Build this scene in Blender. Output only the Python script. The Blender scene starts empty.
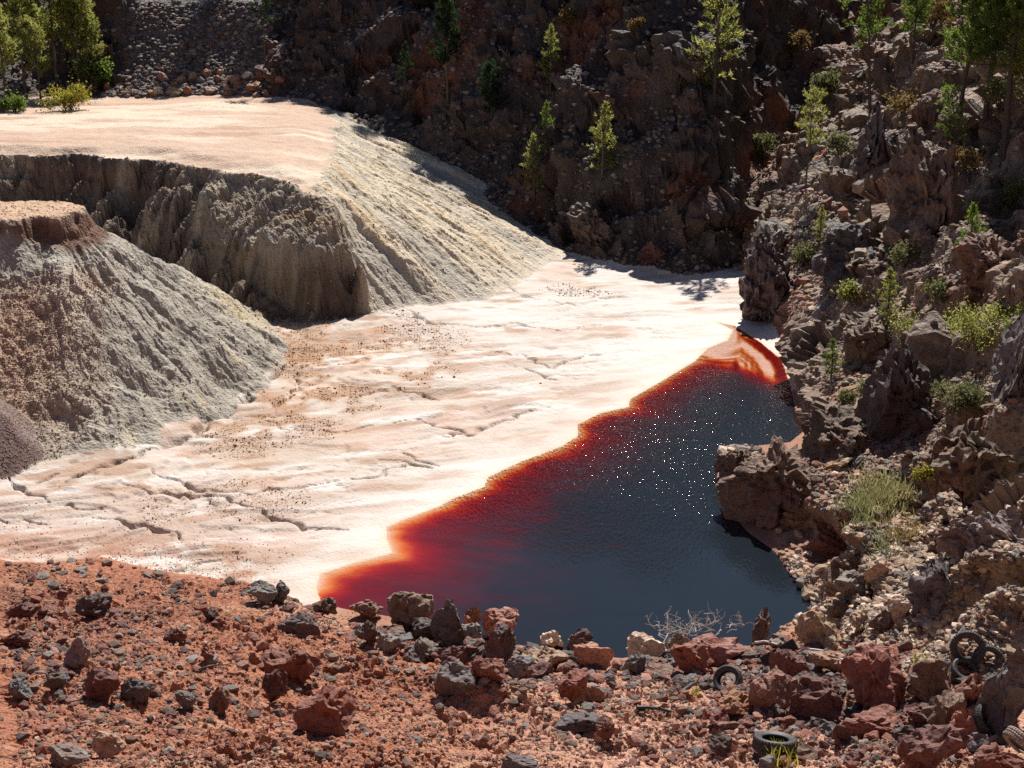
import bpy, bmesh, math, random
import numpy as np
from math import radians as RAD, sin, cos, tan, pi
from mathutils import Vector, Matrix, Euler

random.seed(7)
RNG = np.random.default_rng(11)
S = bpy.context.scene
COL = S.collection

# ------------------------------------------------------------------ camera, sky, sun, exposure
PITCH = 17.0
FPX = 1407.0                       # focal length in pixels at 1024 wide
cam_d = bpy.data.cameras.new('camera')
cam_d.sensor_width = 36.0
cam_d.lens = 36.0 * FPX / 1024.0
cam_d.clip_start = 0.1
cam_d.clip_end = 2000.0
cam = bpy.data.objects.new('camera', cam_d)
cam.rotation_euler = (RAD(90 - PITCH), 0, 0)
COL.objects.link(cam)
S.camera = cam

SUN_AZ, SUN_EL = 10.0, 48.0         # azimuth clockwise from +Y
w = bpy.data.worlds.new('World'); S.world = w; w.use_nodes = True
nt = w.node_tree
sky = nt.nodes.new('ShaderNodeTexSky'); sky.sky_type = 'NISHITA'
sky.sun_disc = False
sky.sun_elevation = RAD(SUN_EL); sky.sun_rotation = RAD(SUN_AZ)
sky.altitude = 400; sky.air_density = 0.8; sky.dust_density = 0.25; sky.ozone_density = 1.5
bg = nt.nodes['Background']; bg.inputs[1].default_value = 0.05
nt.links.new(sky.outputs[0], bg.inputs[0])
sd = bpy.data.lights.new('sun', 'SUN'); sd.energy = 5.0; sd.angle = RAD(0.5); sd.color = (1.0, 0.95, 0.87)
sun = bpy.data.objects.new('sun', sd)
sdir = Vector((sin(RAD(SUN_AZ)) * cos(RAD(SUN_EL)), cos(RAD(SUN_AZ)) * cos(RAD(SUN_EL)), sin(RAD(SUN_EL))))
sun.rotation_euler = sdir.to_track_quat('Z', 'Y').to_euler()
sun.location = sdir * 200
COL.objects.link(sun)
S.view_settings.view_transform = 'Standard'
S.view_settings.look = 'None'
S.view_settings.exposure = 0.6
S.view_settings.gamma = 1.0
S.cycles.use_denoising = False
S.cycles.max_bounces = 8
S.cycles.transparent_max_bounces = 12

WATER_Z = -18.0
CP, SP = cos(RAD(PITCH)), sin(RAD(PITCH))

# ------------------------------------------------------------------ pixel <-> world
def ray(px, py):
    u = (px - 512) / FPX; v = (384 - py) / FPX
    return np.array([u, CP + v * SP, -SP + v * CP])
def W(px, py, z=WATER_Z):
    d = ray(px, py)
    return d * (z / d[2])
def project(P):
    x, y, z = P[..., 0], P[..., 1], P[..., 2]
    dep = y * CP - z * SP
    up = y * SP + z * CP
    dep_s = np.where(dep > 0.5, dep, 1e9)
    return 512 + FPX * x / dep_s, 384 - FPX * up / dep_s, dep

# ------------------------------------------------------------------ noise
_T2 = np.random.default_rng(1).random((512, 512), dtype=np.float32) * 2 - 1
_T3 = np.random.default_rng(2).random((64, 64, 64), dtype=np.float32) * 2 - 1
def vn2(x, y, seed=0):
    x = np.asarray(x, np.float32) + seed * 37.17; y = np.asarray(y, np.float32) + seed * 11.73
    xi = np.floor(x).astype(np.int32); yi = np.floor(y).astype(np.int32)
    fx = x - xi; fy = y - yi
    fx = fx * fx * (3 - 2 * fx); fy = fy * fy * (3 - 2 * fy)
    x0 = xi & 511; x1 = (xi + 1) & 511; y0 = yi & 511; y1 = (yi + 1) & 511
    a = _T2[x0, y0]; b = _T2[x1, y0]; c = _T2[x0, y1]; d = _T2[x1, y1]
    return (a + (b - a) * fx) * (1 - fy) + (c + (d - c) * fx) * fy
def fbm2(x, y, o=4, seed=0, g=0.5):
    s = 0; a = 1.0; t = 0
    for i in range(o):
        s = s + a * vn2(x, y, seed + i * 3); t += a
        x = x * 2.03 + y * 0.13; y = y * 2.03 - x * 0.06; a *= g
    return s / t * 1.5
def vn3(P, seed=0):
    P = P + np.float32(seed * 7.31)
    i = np.floor(P).astype(np.int32); f = (P - i).astype(np.float32); f = f * f * (3 - 2 * f)
    a = i & 63; b = (i + 1) & 63
    fx, fy, fz = f[:, 0], f[:, 1], f[:, 2]
    def L(p, q, t): return p + (q - p) * t
    return L(L(L(_T3[a[:, 0], a[:, 1], a[:, 2]], _T3[b[:, 0], a[:, 1], a[:, 2]], fx),
               L(_T3[a[:, 0], b[:, 1], a[:, 2]], _T3[b[:, 0], b[:, 1], a[:, 2]], fx), fy),
             L(L(_T3[a[:, 0], a[:, 1], b[:, 2]], _T3[b[:, 0], a[:, 1], b[:, 2]], fx),
               L(_T3[a[:, 0], b[:, 1], b[:, 2]], _T3[b[:, 0], b[:, 1], b[:, 2]], fx), fy), fz)
def fbm3(P, o=3, seed=0):
    s = 0; a = 1.0; t = 0
    for i in range(o):
        s = s + a * vn3(P, seed + i); t += a; P = P * 2.07; a *= 0.5
    return s / t * 1.5
_FT = np.random.default_rng(3).random((65536, 7), dtype=np.float32) * 2 - 1
def facets(P, seed=0, tilt=0.8):
    """rock-like blocks: each cell is a randomly raised, randomly tilted plane; also returns the cell's random number"""
    P = P.astype(np.float32) + np.float32(seed * 5.77)
    b = np.floor(P - 0.5).astype(np.int32)
    best = np.full(len(P), 1e9, np.float32); val = np.zeros(len(P), np.float32); rid = np.zeros(len(P), np.float32)
    for k in range(8):
        c = b + np.array([k & 1, (k >> 1) & 1, k >> 2], np.int32)
        h = ((c[:, 0] * 73856093) ^ (c[:, 1] * 19349663) ^ (c[:, 2] * 83492791)) & 0xFFFF
        t = _FT[h]
        o = P - (c + 0.5 + 0.42 * t[:, :3])
        d = (o * o).sum(1)
        m = d < best
        v = t[:, 3] + tilt * (o * t[:, 4:7]).sum(1) * 2
        best = np.where(m, d, best); val = np.where(m, v, val); rid = np.where(m, t[:, 3], rid)
    return val, rid
def sstep(a, b, x):
    t = np.clip((x - a) / (b - a), 0, 1); return t * t * (3 - 2 * t)
def mix(a, b, t):
    return a + (b - a) * t
def pdist(poly, X, Y, closed=False):
    """distance to a polyline, and the parameter (0..1) of the nearest point"""
    P = np.asarray(poly, np.float32)
    if closed: P = np.vstack([P, P[:1]])
    best = np.full(X.shape, 1e9, np.float32); par = np.zeros(X.shape, np.float32)
    L = np.hypot(*(P[1:] - P[:-1]).T[:2]); cum = np.concatenate([[0], np.cumsum(L)])
    for i in range(len(P) - 1):
        ax, ay = P[i, 0], P[i, 1]; dx, dy = P[i + 1, 0] - ax, P[i + 1, 1] - ay
        t = np.clip(((X - ax) * dx + (Y - ay) * dy) / (dx * dx + dy * dy + 1e-9), 0, 1)
        d = (X - ax - t * dx) ** 2 + (Y - ay - t * dy) ** 2
        m = d < best
        best = np.where(m, d, best); par = np.where(m, (cum[i] + t * L[i]) / cum[-1], par)
    return np.sqrt(best), par
def inside(poly, X, Y):
    P = np.asarray(poly, np.float32); r = np.zeros(X.shape, bool)
    n = len(P)
    for i in range(n):
        x0, y0 = P[i][:2]; x1, y1 = P[(i + 1) % n][:2]
        if abs(y1 - y0) < 1e-9: continue
        c = ((y0 > Y) != (y1 > Y)) & (X < (x1 - x0) * (Y - y0) / (y1 - y0) + x0)
        r ^= c
    return r

# ------------------------------------------------------------------ plan of the place
POND_PX = [(316, 588), (320, 574), (350, 564), (392, 553), (387, 540), (386, 527), (402, 520), (440, 506), (452, 499), (484, 487),
           (488, 477), (520, 462), (560, 447), (578, 436), (577, 425), (600, 413), (628, 407), (630, 399), (660, 382), (695, 361),
           (708, 348), (728, 340), (733, 330), (716, 322), (735, 326), (760, 342), (782, 360), (789, 380), (796, 410), (803, 432), (790, 442), (752, 446),
           (722, 452), (716, 480), (726, 508), (748, 532), (776, 552), (792, 576), (812, 604), (806, 616), (786, 624),
           (765, 645), (700, 652), (620, 658), (540, 648), (480, 640), (400, 618), (350, 610), (322, 604)]
POND = np.array([W(x, y)[:2] for x, y in POND_PX])
SHALLOW = np.array([W(x, y)[:2] for x, y in POND_PX[0:28]])            # the sediment shore of the pond
def tab(pts, z, axis):                                                # pixel list on level z -> table for np.interp
    q = np.array([W(x, y, z) for x, y in pts]); q = q[np.argsort(q[:, axis])]
    return q
_fg = tab([(-260, 540), (-120, 548), (0, 553), (100, 563), (180, 582), (250, 592), (300, 602), (350, 612), (420, 624), (520, 644), (650, 655), (760, 648), (815, 628), (900, 625)], -17.75, 0)
_rt = np.array([[5.0, 14], [5.6, 22], [6.4, 28]] + [list(W(x, y)[:2]) for x, y in [(822, 632), (812, 604), (792, 576), (776, 556), (762, 530), (790, 480), (806, 434), (796, 410), (789, 380), (770, 330), (752, 300), (738, 275)]] + [[13.0, 92], [15, 120], [20, 200]])
_bx = np.array([-60, -34, -28, -21, -13.7, -8.2, -4.8, 1.1, 3.6, 7.5, 11, 13, 16.5, 22, 31, 45, 80.])
_by = np.array([113, 114, 115, 115, 111, 104, 97, 88.5, 85.5, 82, 79.5, 80.5, 93, 105, 120, 138, 170.])
_bz = np.array([-11, -11, -11.2, -11.2, -11.2, -13.4, -15.2, -17.8, -18, -18, -18, -17.8, -17.5, -16, -12, -8, -2.])
ZP = -11.3
EDGE = [(-70.0, 78.0)] + [tuple(W(x, y, ZP)[:2]) for x, y in [(-120, 146), (0, 148), (80, 148), (100, 152), (145, 152), (200, 160), (250, 166), (300, 172), (320, 177)]]
PROW = EDGE[-1]
CREST = [PROW, tuple(W(329, 140, ZP)[:2]), tuple(W(332, 118, ZP + .1)[:2]), (-13.9, 108.0), (-14.5, 118.0)]
PLATEAU = EDGE + CREST[1:] + [(-16, 150), (-70, 150)]
TOE = [tuple(W(x, y, -17.6)[:2]) for x, y in [(372, 318), (440, 305), (490, 296), (530, 278), (560, 262), (575, 255)]] + [(3.5, 90.0)]
RIDGE_END = TOE[0]
MOUND = [(-20.5, 60.5), (-33.0, 62.5)]
HEAP = W(-62, 340, -13.2)
CRACKS_PX = [[(60, 482), (110, 464), (150, 449), (190, 436), (222, 414), (250, 396), (290, 360)],
             [(125, 483), (150, 489), (180, 491), (215, 494), (255, 505)],
             [(150, 470), (178, 480), (205, 489), (250, 488), (330, 478)],
             [(262, 419), (285, 427), (340, 428), (372, 421)],
             [(375, 452), (412, 458), (436, 464)], [(402, 447), (440, 460)],
             [(545, 402), (500, 414), (470, 429), (440, 431)],
             [(470, 348), (520, 352), (550, 363)], [(515, 362), (560, 377)],
             [(395, 305), (430, 323), (470, 326)], [(470, 268), (520, 292), (585, 306)],
             [(160, 573), (190, 563), (215, 556)], [(0, 517), (25, 514), (50, 520)], [(90, 512), (140, 520), (190, 533)],
             [(225, 574), (262, 583)], [(560, 300), (600, 296), (640, 292)],
             [(0, 478), (30, 494), (70, 505), (110, 503)], [(60, 473), (40, 480), (10, 492)], [(285, 353), (300, 372), (296, 390), (262, 419)], [(372, 421), (410, 416), (470, 429)],
             [(330, 478), (372, 470), (412, 458)], [(255, 505), (300, 520), (345, 522)], [(470, 326), (520, 322), (565, 330), (600, 322)], [(550, 363), (590, 350), (625, 352)], [(350, 392), (395, 386), (436, 392)]]
CRACKS = [[tuple(W(x, y, -17.7)[:2]) for x, y in c] for c in CRACKS_PX]

def layers(X, Y):
    """heights of the separate landforms at X, Y"""
    o = {}
    # pond floor and sediment flat
    d, _ = pdist(POND, X, Y, True)
    ins = inside(POND, X, Y)
    dl, _ = pdist(SHALLOW, X, Y)
    wob = fbm2(X / 1.1, Y / 0.5, 3, 5) * 0.25
    depth = np.minimum(d * 0.35, np.maximum(dl + wob * np.minimum(dl, 1.0), 0.02) * 0.1)
    flat = WATER_Z + np.where(ins, -np.minimum(depth, 1.8), 0.02 * d ** 0.9 + 0.004)
    flat = np.where(~ins, np.minimum(flat, WATER_Z + 0.9), flat)
    dry = np.where(ins, 0, sstep(0.3, 4, d))
    # low scarps: terraced, stretched noise - the crusts and rills that the flat shows
    a = X * 0.94 + Y * 0.34; b = -X * 0.34 + Y * 0.94
    fl = fbm2(a / 2.6 + .5 * vn2(X / 3, Y / 3, 30), b / .9 + .9 * vn2(X / 4, Y / 4, 31), 3, 32)
    n = fbm2(a / 7.0 + .8 * vn2(X / 5, Y / 5, 28), b / 3.0 + .8 * vn2(X / 5, Y / 5, 29), 3, 21) * 2.6 + fbm2(a / 1.6, b / 0.7, 3, 22) * 0.4
    f = n - np.floor(n)
    ter = np.floor(n) + sstep(0.0, 0.16, f)
    flat = flat + dry * (0.065 * ter * (.4 + .9 * sstep(-.2, .5, fbm2(X / 6, Y / 6, 2, 27))) + 0.05 * fbm2(X / 3, Y / 3, 3, 24) - 0.055 * np.exp(-(fl / .05) ** 2) * sstep(-.1, .4, fbm2(X / 5, Y / 5, 2, 33)) + 0.022 * fbm2(a / .7, b / .3, 3, 26))
    for i, c in enumerate(CRACKS):
        dc, pc = pdist(c, X + 0.25 * vn2(X * 2, Y * 2, 40), Y + 0.25 * vn2(X * 2, Y * 2, 41))
        wd = (0.26 if i == 0 else 0.10) * np.sin(np.clip(pc, 0.02, 0.98) * pi) ** 0.5 * (0.7 + 0.5 * vn2(X * 1.5, Y * 1.5, 43))
        flat = flat - (0.36 if i == 0 else 0.22) * np.exp(-(dc / np.maximum(wd, .02)) ** 2)
    o['dl'] = dl; o['flat'] = flat; o['ins'] = ins; o['dsh'] = d
    # red foreground slope
    yt = np.interp(X, _fg[:, 0], _fg[:, 1]) + 0.9 * fbm2(X / 4, Y / 9, 3, 50)
    s = yt - Y
    fg = -17.8 + np.where(s > 0, 0.33 * s, 1.2 * s) + 0.06 * np.clip(s, 0, 1.5)
    fg = fg + np.where(Y < 17, (17 - Y) * 0.30, 0)
    fg = np.where(Y < 0, -1.75 - 0.1 * np.abs(Y) ** .5 + 0.02 * np.abs(X), fg)
    fg = fg + sstep(0, 3, s) * (0.38 * fbm2(X / 4.5, Y / 4.5, 3, 51) + 0.13 * fbm2(X / 1.1, Y / 1.1, 3, 52) + 0.05 * fbm2(X / .3, Y / .3, 3, 53))
    berm, _ = pdist([tuple(W(x, y, -15)[:2]) for x, y in [(330, 668), (400, 678), (470, 702), (530, 725)]], X, Y)
    fg = fg + 0.42 * np.exp(-(berm / 0.55) ** 2) + 0.10 * np.exp(-(berm / 1.6) ** 2)
    o['fg'] = fg; o['s'] = s
    # right hillside
    xt = np.interp(Y, _rt[np.argsort(_rt[:, 1]), 1], _rt[np.argsort(_rt[:, 1]), 0])
    e = X - xt; e = e + 0.9 * fbm2(X / 3.0, Y / 3.0, 3, 60) * sstep(.3, 3.0, e)
    r = WATER_Z - 0.25 + np.where(e > 0, 0.66 * e + 1.3 * sstep(0.0, 1.3, e), 1.6 * e)
    big = fbm2(X / 7.0, Y / 7.0, 3, 61)
    r = r + sstep(0, 6, e) * (2.8 * big + 1.7 * np.abs(fbm2(X / 3.8 + Y / 7.0, Y / 4.5 - X / 9.0, 3, 62)) - .3)
    q = (r + 0.22 * Y + 0.6 * fbm2(X / 5, Y / 5, 2, 63)) / 2.1; fq = q - np.floor(q)
    r = mix(r, (np.floor(q) + sstep(0.40, 0.85, fq)) * 2.1 - 0.22 * Y - 0.6 * fbm2(X / 5, Y / 5, 2, 63), 0.55 * sstep(1, 6, e))
    r = np.where(Y < 27, r - (27 - Y) * 0.12, r)
    r = np.minimum(r, 24 + 3 * big)
    o['right'] = r; o['e'] = e
    # far wall of the pit
    yf = np.interp(X, _bx, _by); zf = np.interp(X, _bx, _bz)
    d2 = Y - yf + 1.3 * fbm2(X / 6, Y / 9, 3, 70)
    slope = np.interp(X, [-40, -30, -24, -17, -12, 0, 40], [0.8, 0.85, 0.85, 0.85, 0.9, 1.0, 1.0]) * (0.72 + 0.28 * sstep(2, 10, d2))
    bk = zf + np.where(d2 > 0, slope * d2 * (0.80 + 0.005 * d2), 1.3 * d2)
    scree = sstep(-33, -30.5, X) * (1 - sstep(-22.5, -19, X)) * (1 - sstep(14, 22, d2))
    bk = bk + sstep(0, 9, d2) * (1 - .85 * scree) * (2.8 * fbm2(X / 8, Y / 8, 3, 71) + 2.2 * np.abs(fbm2((X - .55 * Y) / 3.6, (Y + .3 * X) / 9.0, 3, 72)) - .4)
    ph = 2.6 * fbm2(X / 7, Y / 9, 3, 73) - .22 * X
    q = (bk + ph) / 4.3; fq = q - np.floor(q)
    bk = mix(bk, (np.floor(q) + sstep(0.35, 0.85, fq)) * 4.3 - ph, (1 - .6 * np.exp(-((X - 1) / 5) ** 2)) * (0.30 + .45 * sstep(-.3, .4, fbm2(X / 5, Y / 7, 2, 75))) * sstep(1, 4, d2) * (1 - scree))
    top = 13 + 2.0 * fbm2(X / 15, Y / 40, 3, 74)
    bk = np.where(bk > top, top + (bk - top) * 0.12, bk)
    o['back'] = bk; o['scree'] = scree; o['d2'] = d2
    # mesa
    wx = X + 0.6 * fbm2(X / 2.2, Y / 2.2, 3, 80); wy = Y + 0.95 * fbm2(X / 2.6, Y / 2.6, 4, 81)
    ip = inside(PLATEAU, wx, wy)
    de, pe = pdist(EDGE, wx, wy); dcst, _ = pdist(CREST, wx, wy); dt, tt = pdist(TOE, X, Y)
    gul = fbm2((X * 1.0 - Y * 0.50) / 1.9, (Y + X * 0.4) / 9.0, 4, 82)
    gul = (1 - 2.2 * np.abs(gul)) * .55 + .25 * fbm2(X / 4, Y / 4, 3, 183)
    gul2 = fbm2((X * 1.0 - Y * 0.50) / 0.55, (Y + X * 0.4) / 3.0, 3, 83)
    dn = np.maximum(de, 0)
    rx, ry = RIDGE_END[0] - PROW[0], RIDGE_END[1] - PROW[1]
    cr = (rx * (Y - PROW[1]) - ry * (X - PROW[0])) / math.hypot(rx, ry) + 0.35 * fbm2(X / 1.5, Y / 1.5, 3, 87)
    scoop = 1 - sstep(2.6, 4.6, np.abs(cr + .6 + .8 * fbm2(X / 3, Y / 3, 2, 185)))
    capd = 1.7 + 1.0 * fbm2(X / 2.5, Y / 2.5, 3, 181)
    rough_f = 0.07 * fbm2(X / .9, Y / .9, 3, 182)
    front = ZP - np.clip(capd, .5, 3) * sstep(0.0, 0.9, dn + .35 * gul2) - 0.80 * dn + (2.2 * np.maximum(gul, -.5) + 0.55 * gul2) * sstep(0.1, 2.6, dn) + rough_f * sstep(.4, 1.4, dn)
    undercut = sstep(4.2, 5.6, dn + .9 * fbm2(X / 1.6, Y / 1.6, 3, 184))
    spur = ZP - .35 * sstep(0, .6, dn) - .56 * dn - .25 * np.sin(np.clip(dn / 5, 0, 1) * pi) + (.9 * gul + .30 * gul2) * sstep(0, 2, dn) * (1 - .6 * undercut) + rough_f - 2.9 * undercut
    front = mix(front, spur, scoop)
    o['spur'] = scoop * (1 - sstep(.1, .5, undercut))
    tq = dcst / (dcst + dt + 1e-4)
    vperp = X * 0.55 + Y * 0.83; valong = X * 0.83 - Y * 0.55
    rill = fbm2(vperp / 1.3, valong / 14.0, 3, 84)
    rill2 = fbm2(vperp / 0.32, valong / 4.0, 3, 85)
    ztoe = -17.7
    sign_t = (dt > 0)
    flank = ZP - 0.25 * sstep(0, .5, dcst) + (ztoe - ZP) * tq ** 0.92 + (0.36 * rill + 0.12 * rill2) * np.sin(np.clip(tq, 0, 1) * pi) ** 0.6 + 0.05 * fbm2(X / .6, Y / .6, 3, 86) * sstep(0, .2, tq) * (1 - sstep(.9, 1, tq))
    kk = sstep(-0.3, 0.3, cr)
    me = mix(front, flank, kk)
    # beyond the toe line the fan drops away under the flat
    toe_y = np.interp(X, [t[0] for t in TOE], [t[1] for t in TOE])
    beyond = ((Y < toe_y) | (X > TOE[-2][0])) & (cr > 0)
    me = np.where(beyond, -17.9 - 0.5 * dt, me)
    ptop = ZP + 0.10 * fbm2(X / 6, Y / 6, 3, 88) + 0.03 * fbm2(X / .7, Y / .7, 3, 89) + 0.008 * (Y - 80) - .45 * np.exp(-(de / (1.3 + .8 * fbm2(X / 3, Y / 3, 2, 188))) ** 2) - .5 * np.exp(-(dcst / 1.6) ** 2) + .35 * np.exp(-((X + 23) / 3) ** 2 - ((Y - 108) / 3) ** 2)
    me = np.where(ip, ptop, np.minimum(me, ptop))
    o['mesa'] = me; o['ptop'] = ip; o['kk'] = kk; o['tq'] = tq; o['rill'] = rill; o['rill2'] = rill2; o['gul'] = gul; o['de'] = de
    # left mound with its capped top, and the small dark heap
    Xm = np.where(X > MOUND[0][0], MOUND[0][0] + (X - MOUND[0][0]) * 1.28, X)
    dm, _ = pdist(MOUND, Xm + 0.35 * fbm2(X / 1.5, Y / 1.5, 3, 90), Y + 0.35 * fbm2(X / 1.5, Y / 1.5, 3, 91))
    ang = np.arctan2(Y - MOUND[0][1], X - MOUND[0][0])
    aw = ang + .10 * fbm2(X / 2.5, Y / 2.5, 3, 97)
    mr = fbm2(aw * 5.0, dm / 6, 4, 92) * .7 + .4 * fbm2(X / 3, Y / 3, 3, 98); mr2 = fbm2(aw * 22, dm / 3, 3, 93)
    mo = -11.2 - 0.62 * np.maximum(dm - 2.4, 0) + (0.45 * mr + 0.10 * mr2) * sstep(2.4, 5, dm) + 0.60 * (1 - sstep(2.2, 2.9, dm + .55 * fbm2(X / .9, Y / .9, 3, 96))) + 0.05 * fbm2(X / .3, Y / .3, 2, 95) * sstep(2, 3, dm)
    o['mound'] = mo; o['dm'] = dm; o['mr'] = mr; o['mr2'] = mr2
    dh = np.hypot(X - HEAP[0], Y - HEAP[1])
    o['heap'] = HEAP[2] + 0.1 - 1.35 * dh + 0.12 * fbm2(X / .8, Y / .8, 3, 94)
    return o
REG = ['flat', 'fg', 'right', 'back', 'mesa', 'mound', 'heap']

# ------------------------------------------------------------------ terrain grid
az_in = np.linspace(-21.6, 21.6, 660)
az_l = -np.concatenate([np.linspace(21.9, 30, 18), np.linspace(31.5, 75, 30), np.linspace(79, 180, 24)])[::-1]
AZ = np.concatenate([az_l, az_in, -az_l[::-1]])
RR = np.concatenate([np.linspace(0.3, 17.2, 30), np.exp(np.linspace(np.log(17.6), np.log(31), 310)), np.exp(np.linspace(np.log(31.05), np.log(128), 800)), np.linspace(129, 150, 50), np.linspace(154, 420, 20)])
A, R = np.meshgrid(np.radians(AZ), RR, indexing='xy')
X = (R * np.sin(A)).astype(np.float32).ravel(); Y = (R * np.cos(A)).astype(np.float32).ravel()
LY = layers(X, Y)
H = np.stack([LY[k] for k in REG]).astype(np.float32)
reg = H.argmax(0).astype(np.int8)
Z = H.max(0)
NR, NA = A.shape
# smooth the joins a little
srt = np.sort(H, 0); gap = srt[-1] - srt[-2]
Z = Z + 0.10 * np.exp(-gap / 0.25).astype(np.float32)
Z = np.where(LY['ins'] & (reg == 0), H.max(0), Z)
P = np.stack([X, Y, Z], 1)
G = P.reshape(NR, NA, 3)
du = np.gradient(G, axis=1); dv = np.gradient(G, axis=0)
N = np.cross(du.reshape(-1, 3), dv.reshape(-1, 3)); N /= np.linalg.norm(N, axis=1, keepdims=True) + 1e-9
N = np.where(N[:, 2:3] < 0, -N, N).astype(np.float32)
steep = 1 - N[:, 2]
RID = np.zeros(len(P), np.float32)
D = np.zeros(len(P), np.float32)
# blocky bedrock on the two hillsides
m = (reg == 2) | (reg == 3)
Q = P[m] + 0.35 * np.stack([vn3(P[m] * .9, 1), vn3(P[m] * .9, 2), vn3(P[m] * .9, 3)], 1)
sq = np.array([1.0, 1.0, 1.5], np.float32)
f1, r1 = facets(Q * sq / 2.6, 1, 0.6); f2, r2 = facets(Q * sq / 0.9, 2, 0.75); f3, r3 = facets(Q * sq / 0.36, 3, 0.75)
scr = LY['scree'][m]
ed = sstep(0.0, 0.9, gap[m])
outc = sstep(-0.25, 0.35, fbm3(P[m] / 3.4, 3, 15) + 0.5 * (steep[m] - .3))          # bedrock here, loose scree there
lay = P[m][:, 2] * 0.85 - 0.42 * P[m][:, 0] + 0.18 * P[m][:, 1] + 0.5 * fbm3(P[m] / 2.5, 3, 16)
saw = lay / 0.85 - np.floor(lay / 0.85); saw2 = lay / 0.31 - np.floor(lay / 0.31)
f0, r0 = facets(Q * sq / 5.5, 11, 0.7)
D[m] = ed * (((0.75 * f0 + 0.48 * f1 + 0.22 * f2) * outc + 0.34 * (saw - .5) * outc * sstep(-.3, .3, vn3(P[m] / 4, 17)) + 0.07 * (saw2 - .5) * outc) * (1 - .9 * scr) + (0.02 + 0.05 * outc * (reg[m] == 2)) * f3) + 0.02 * fbm3(P[m] / .35, 2, 5)
RID[m] = r2 * .6 + r3 * .4
# clods and stones pressed in the red slope, rubble in the mesa and mound slopes
m = (reg == 1) & (Y > 5)
f3, r3 = facets(P[m] / 0.30, 6); f4, r4 = facets(P[m] / 0.13, 7)
D[m] = sstep(0, .3, gap[m]) * (0.085 * np.maximum(f3, -.2) * sstep(-.3, .5, fbm2(X[m] / 2, Y[m] / 2, 3, 54)) + 0.022 * f4)
RID[m] = r3 * .5 + r4 * .5
m = ((reg == 4) & ~LY['ptop']) | (reg == 5)
f3, r3 = facets(P[m] / 0.55, 8); f4, r4 = facets(P[m] / 0.22, 9)
D[m] = sstep(0, .3, gap[m]) * (0.018 * f3 + 0.018 * f4) * (1 + 1.2 * ((reg[m] == 4) & (LY['kk'][m] < .5)))
RID[m] = r3 * .5 + r4 * .5
P = P + N * D[:, None]
P[:, 2] = np.where((reg == 0) & LY['ins'], Z, P[:, 2])

# ------------------------------------------------------------------ base colours (what the ground is made of, plus shade put into far wall and mound cap)
def C3(*a): return np.array(a, np.float32)
def mx(c, d, t): return c + (d - c) * np.clip(t, 0, 1)[:, None]
n1 = fbm2(X / 2.6, Y / 2.6, 4, 100); n2 = fbm2(X / .5, Y / .5, 3, 101); n3 = fbm2(X / 9, Y / 9, 3, 102)
colr = np.zeros((len(P), 3), np.float32)
# sediment flat
a_ = X * 0.94 + Y * 0.34; b_ = -X * 0.34 + Y * 0.94
st = fbm2(a_ / 3.5, b_ / 0.8, 4, 103)
c = np.tile(C3(0.51, 0.425, 0.355), (len(P), 1))
c = mx(c, C3(0.615, 0.555, 0.505), sstep(-.25, .45, st))
c = mx(c, C3(0.36, 0.24, 0.17), .8 * sstep(.3, .75, fbm2(X / 1.2, Y / .9, 5, 106)) * sstep(-.3, .5, n3))
c = mx(c, C3(0.36, 0.22, 0.145), .85 * sstep(0.05, .6, fbm2(a_ / 2.2, b_ / .7, 5, 104)))
c = mx(c, C3(0.60, 0.42, 0.34), .4 * sstep(0.1, .6, fbm2(a_ / 4, b_ / 1.6, 4, 105)))
c = c * C3(.975, 1.0, 1.035)
brown = np.zeros(len(P), np.float32)
pxv, pyv, dpv = project(P)
for (bx, by, bw, bh, k) in [(345, 345, 105, 30, 1.), (300, 395, 80, 38, .75), (250, 430, 60, 25, .6), (250, 495, 80, 25, .45), (400, 365, 60, 22, .7), (180, 500, 70, 30, .35), (300, 330, 60, 30, 1.), (250, 570, 90, 28, .6), (720, 94, 1, 1, 0), (580, 288, 42, 8, .6), (545, 365, 50, 40, .25)]:
    cw = W(bx, by, -17.7); ex = W(bx + bw, by, -17.7)[0] - cw[0]; ey = W(bx, by - bh, -17.7)[1] - cw[1]
    brown = np.maximum(brown, k * np.exp(-((X - cw[0]) / ex) ** 2 - ((Y - cw[1]) / ey) ** 2))
c = mx(c, C3(0.40, 0.23, 0.13), brown * sstep(-.55, .25, n1 + .6 * n2) * 1.35)
sh = np.where(LY['ins'], 0, LY['dsh'])
c = mx(c, C3(0.60, 0.56, 0.53), .75 * sstep(54, 72, Y + .6 * X) * sstep(-.5, .4, n1))
c = mx(c, C3(0.44, 0.355, 0.31), .6 * sstep(50, 40, Y) * sstep(-3, -9, X) * sstep(-.5, .5, n1))
c = mx(c, C3(0.66, 0.60, 0.56), np.exp(-LY['dl'] / 2.0) * (.75 + .3 * st))
c = mx(c, C3(0.30, 0.15, 0.10), sstep(1.0, 2.2, LY['dl'] - sh))
c = mx(c, C3(0.30, 0.13, 0.085), np.exp(-np.maximum(H[0] - H[1], 0) / .35) * sstep(325, 350, pxv))
c = mx(c, C3(0.80, 0.42, 0.24), .6 * np.exp(-sh / .16) * (LY['dl'] - sh < 1))
c = np.where(LY['ins'][:, None], mx(mx(np.tile(C3(0.56, 0.40, 0.31), (len(P), 1)), C3(0.42, 0.22, 0.14), sstep(.1, 1.2, LY['dl'])), C3(0.30, 0.14, 0.09), sstep(1.0, 2.5, LY['dl'] - LY['dsh'])), c)
c = mx(c, C3(0.33, 0.165, 0.105), 1.1 * np.exp(-(np.maximum(-LY['s'], 0) / 2.6) ** 1.5) * sstep(-1.0, .35, n1 + .7 * n2) * sstep(.6, 2.2, LY['dl']))
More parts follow.
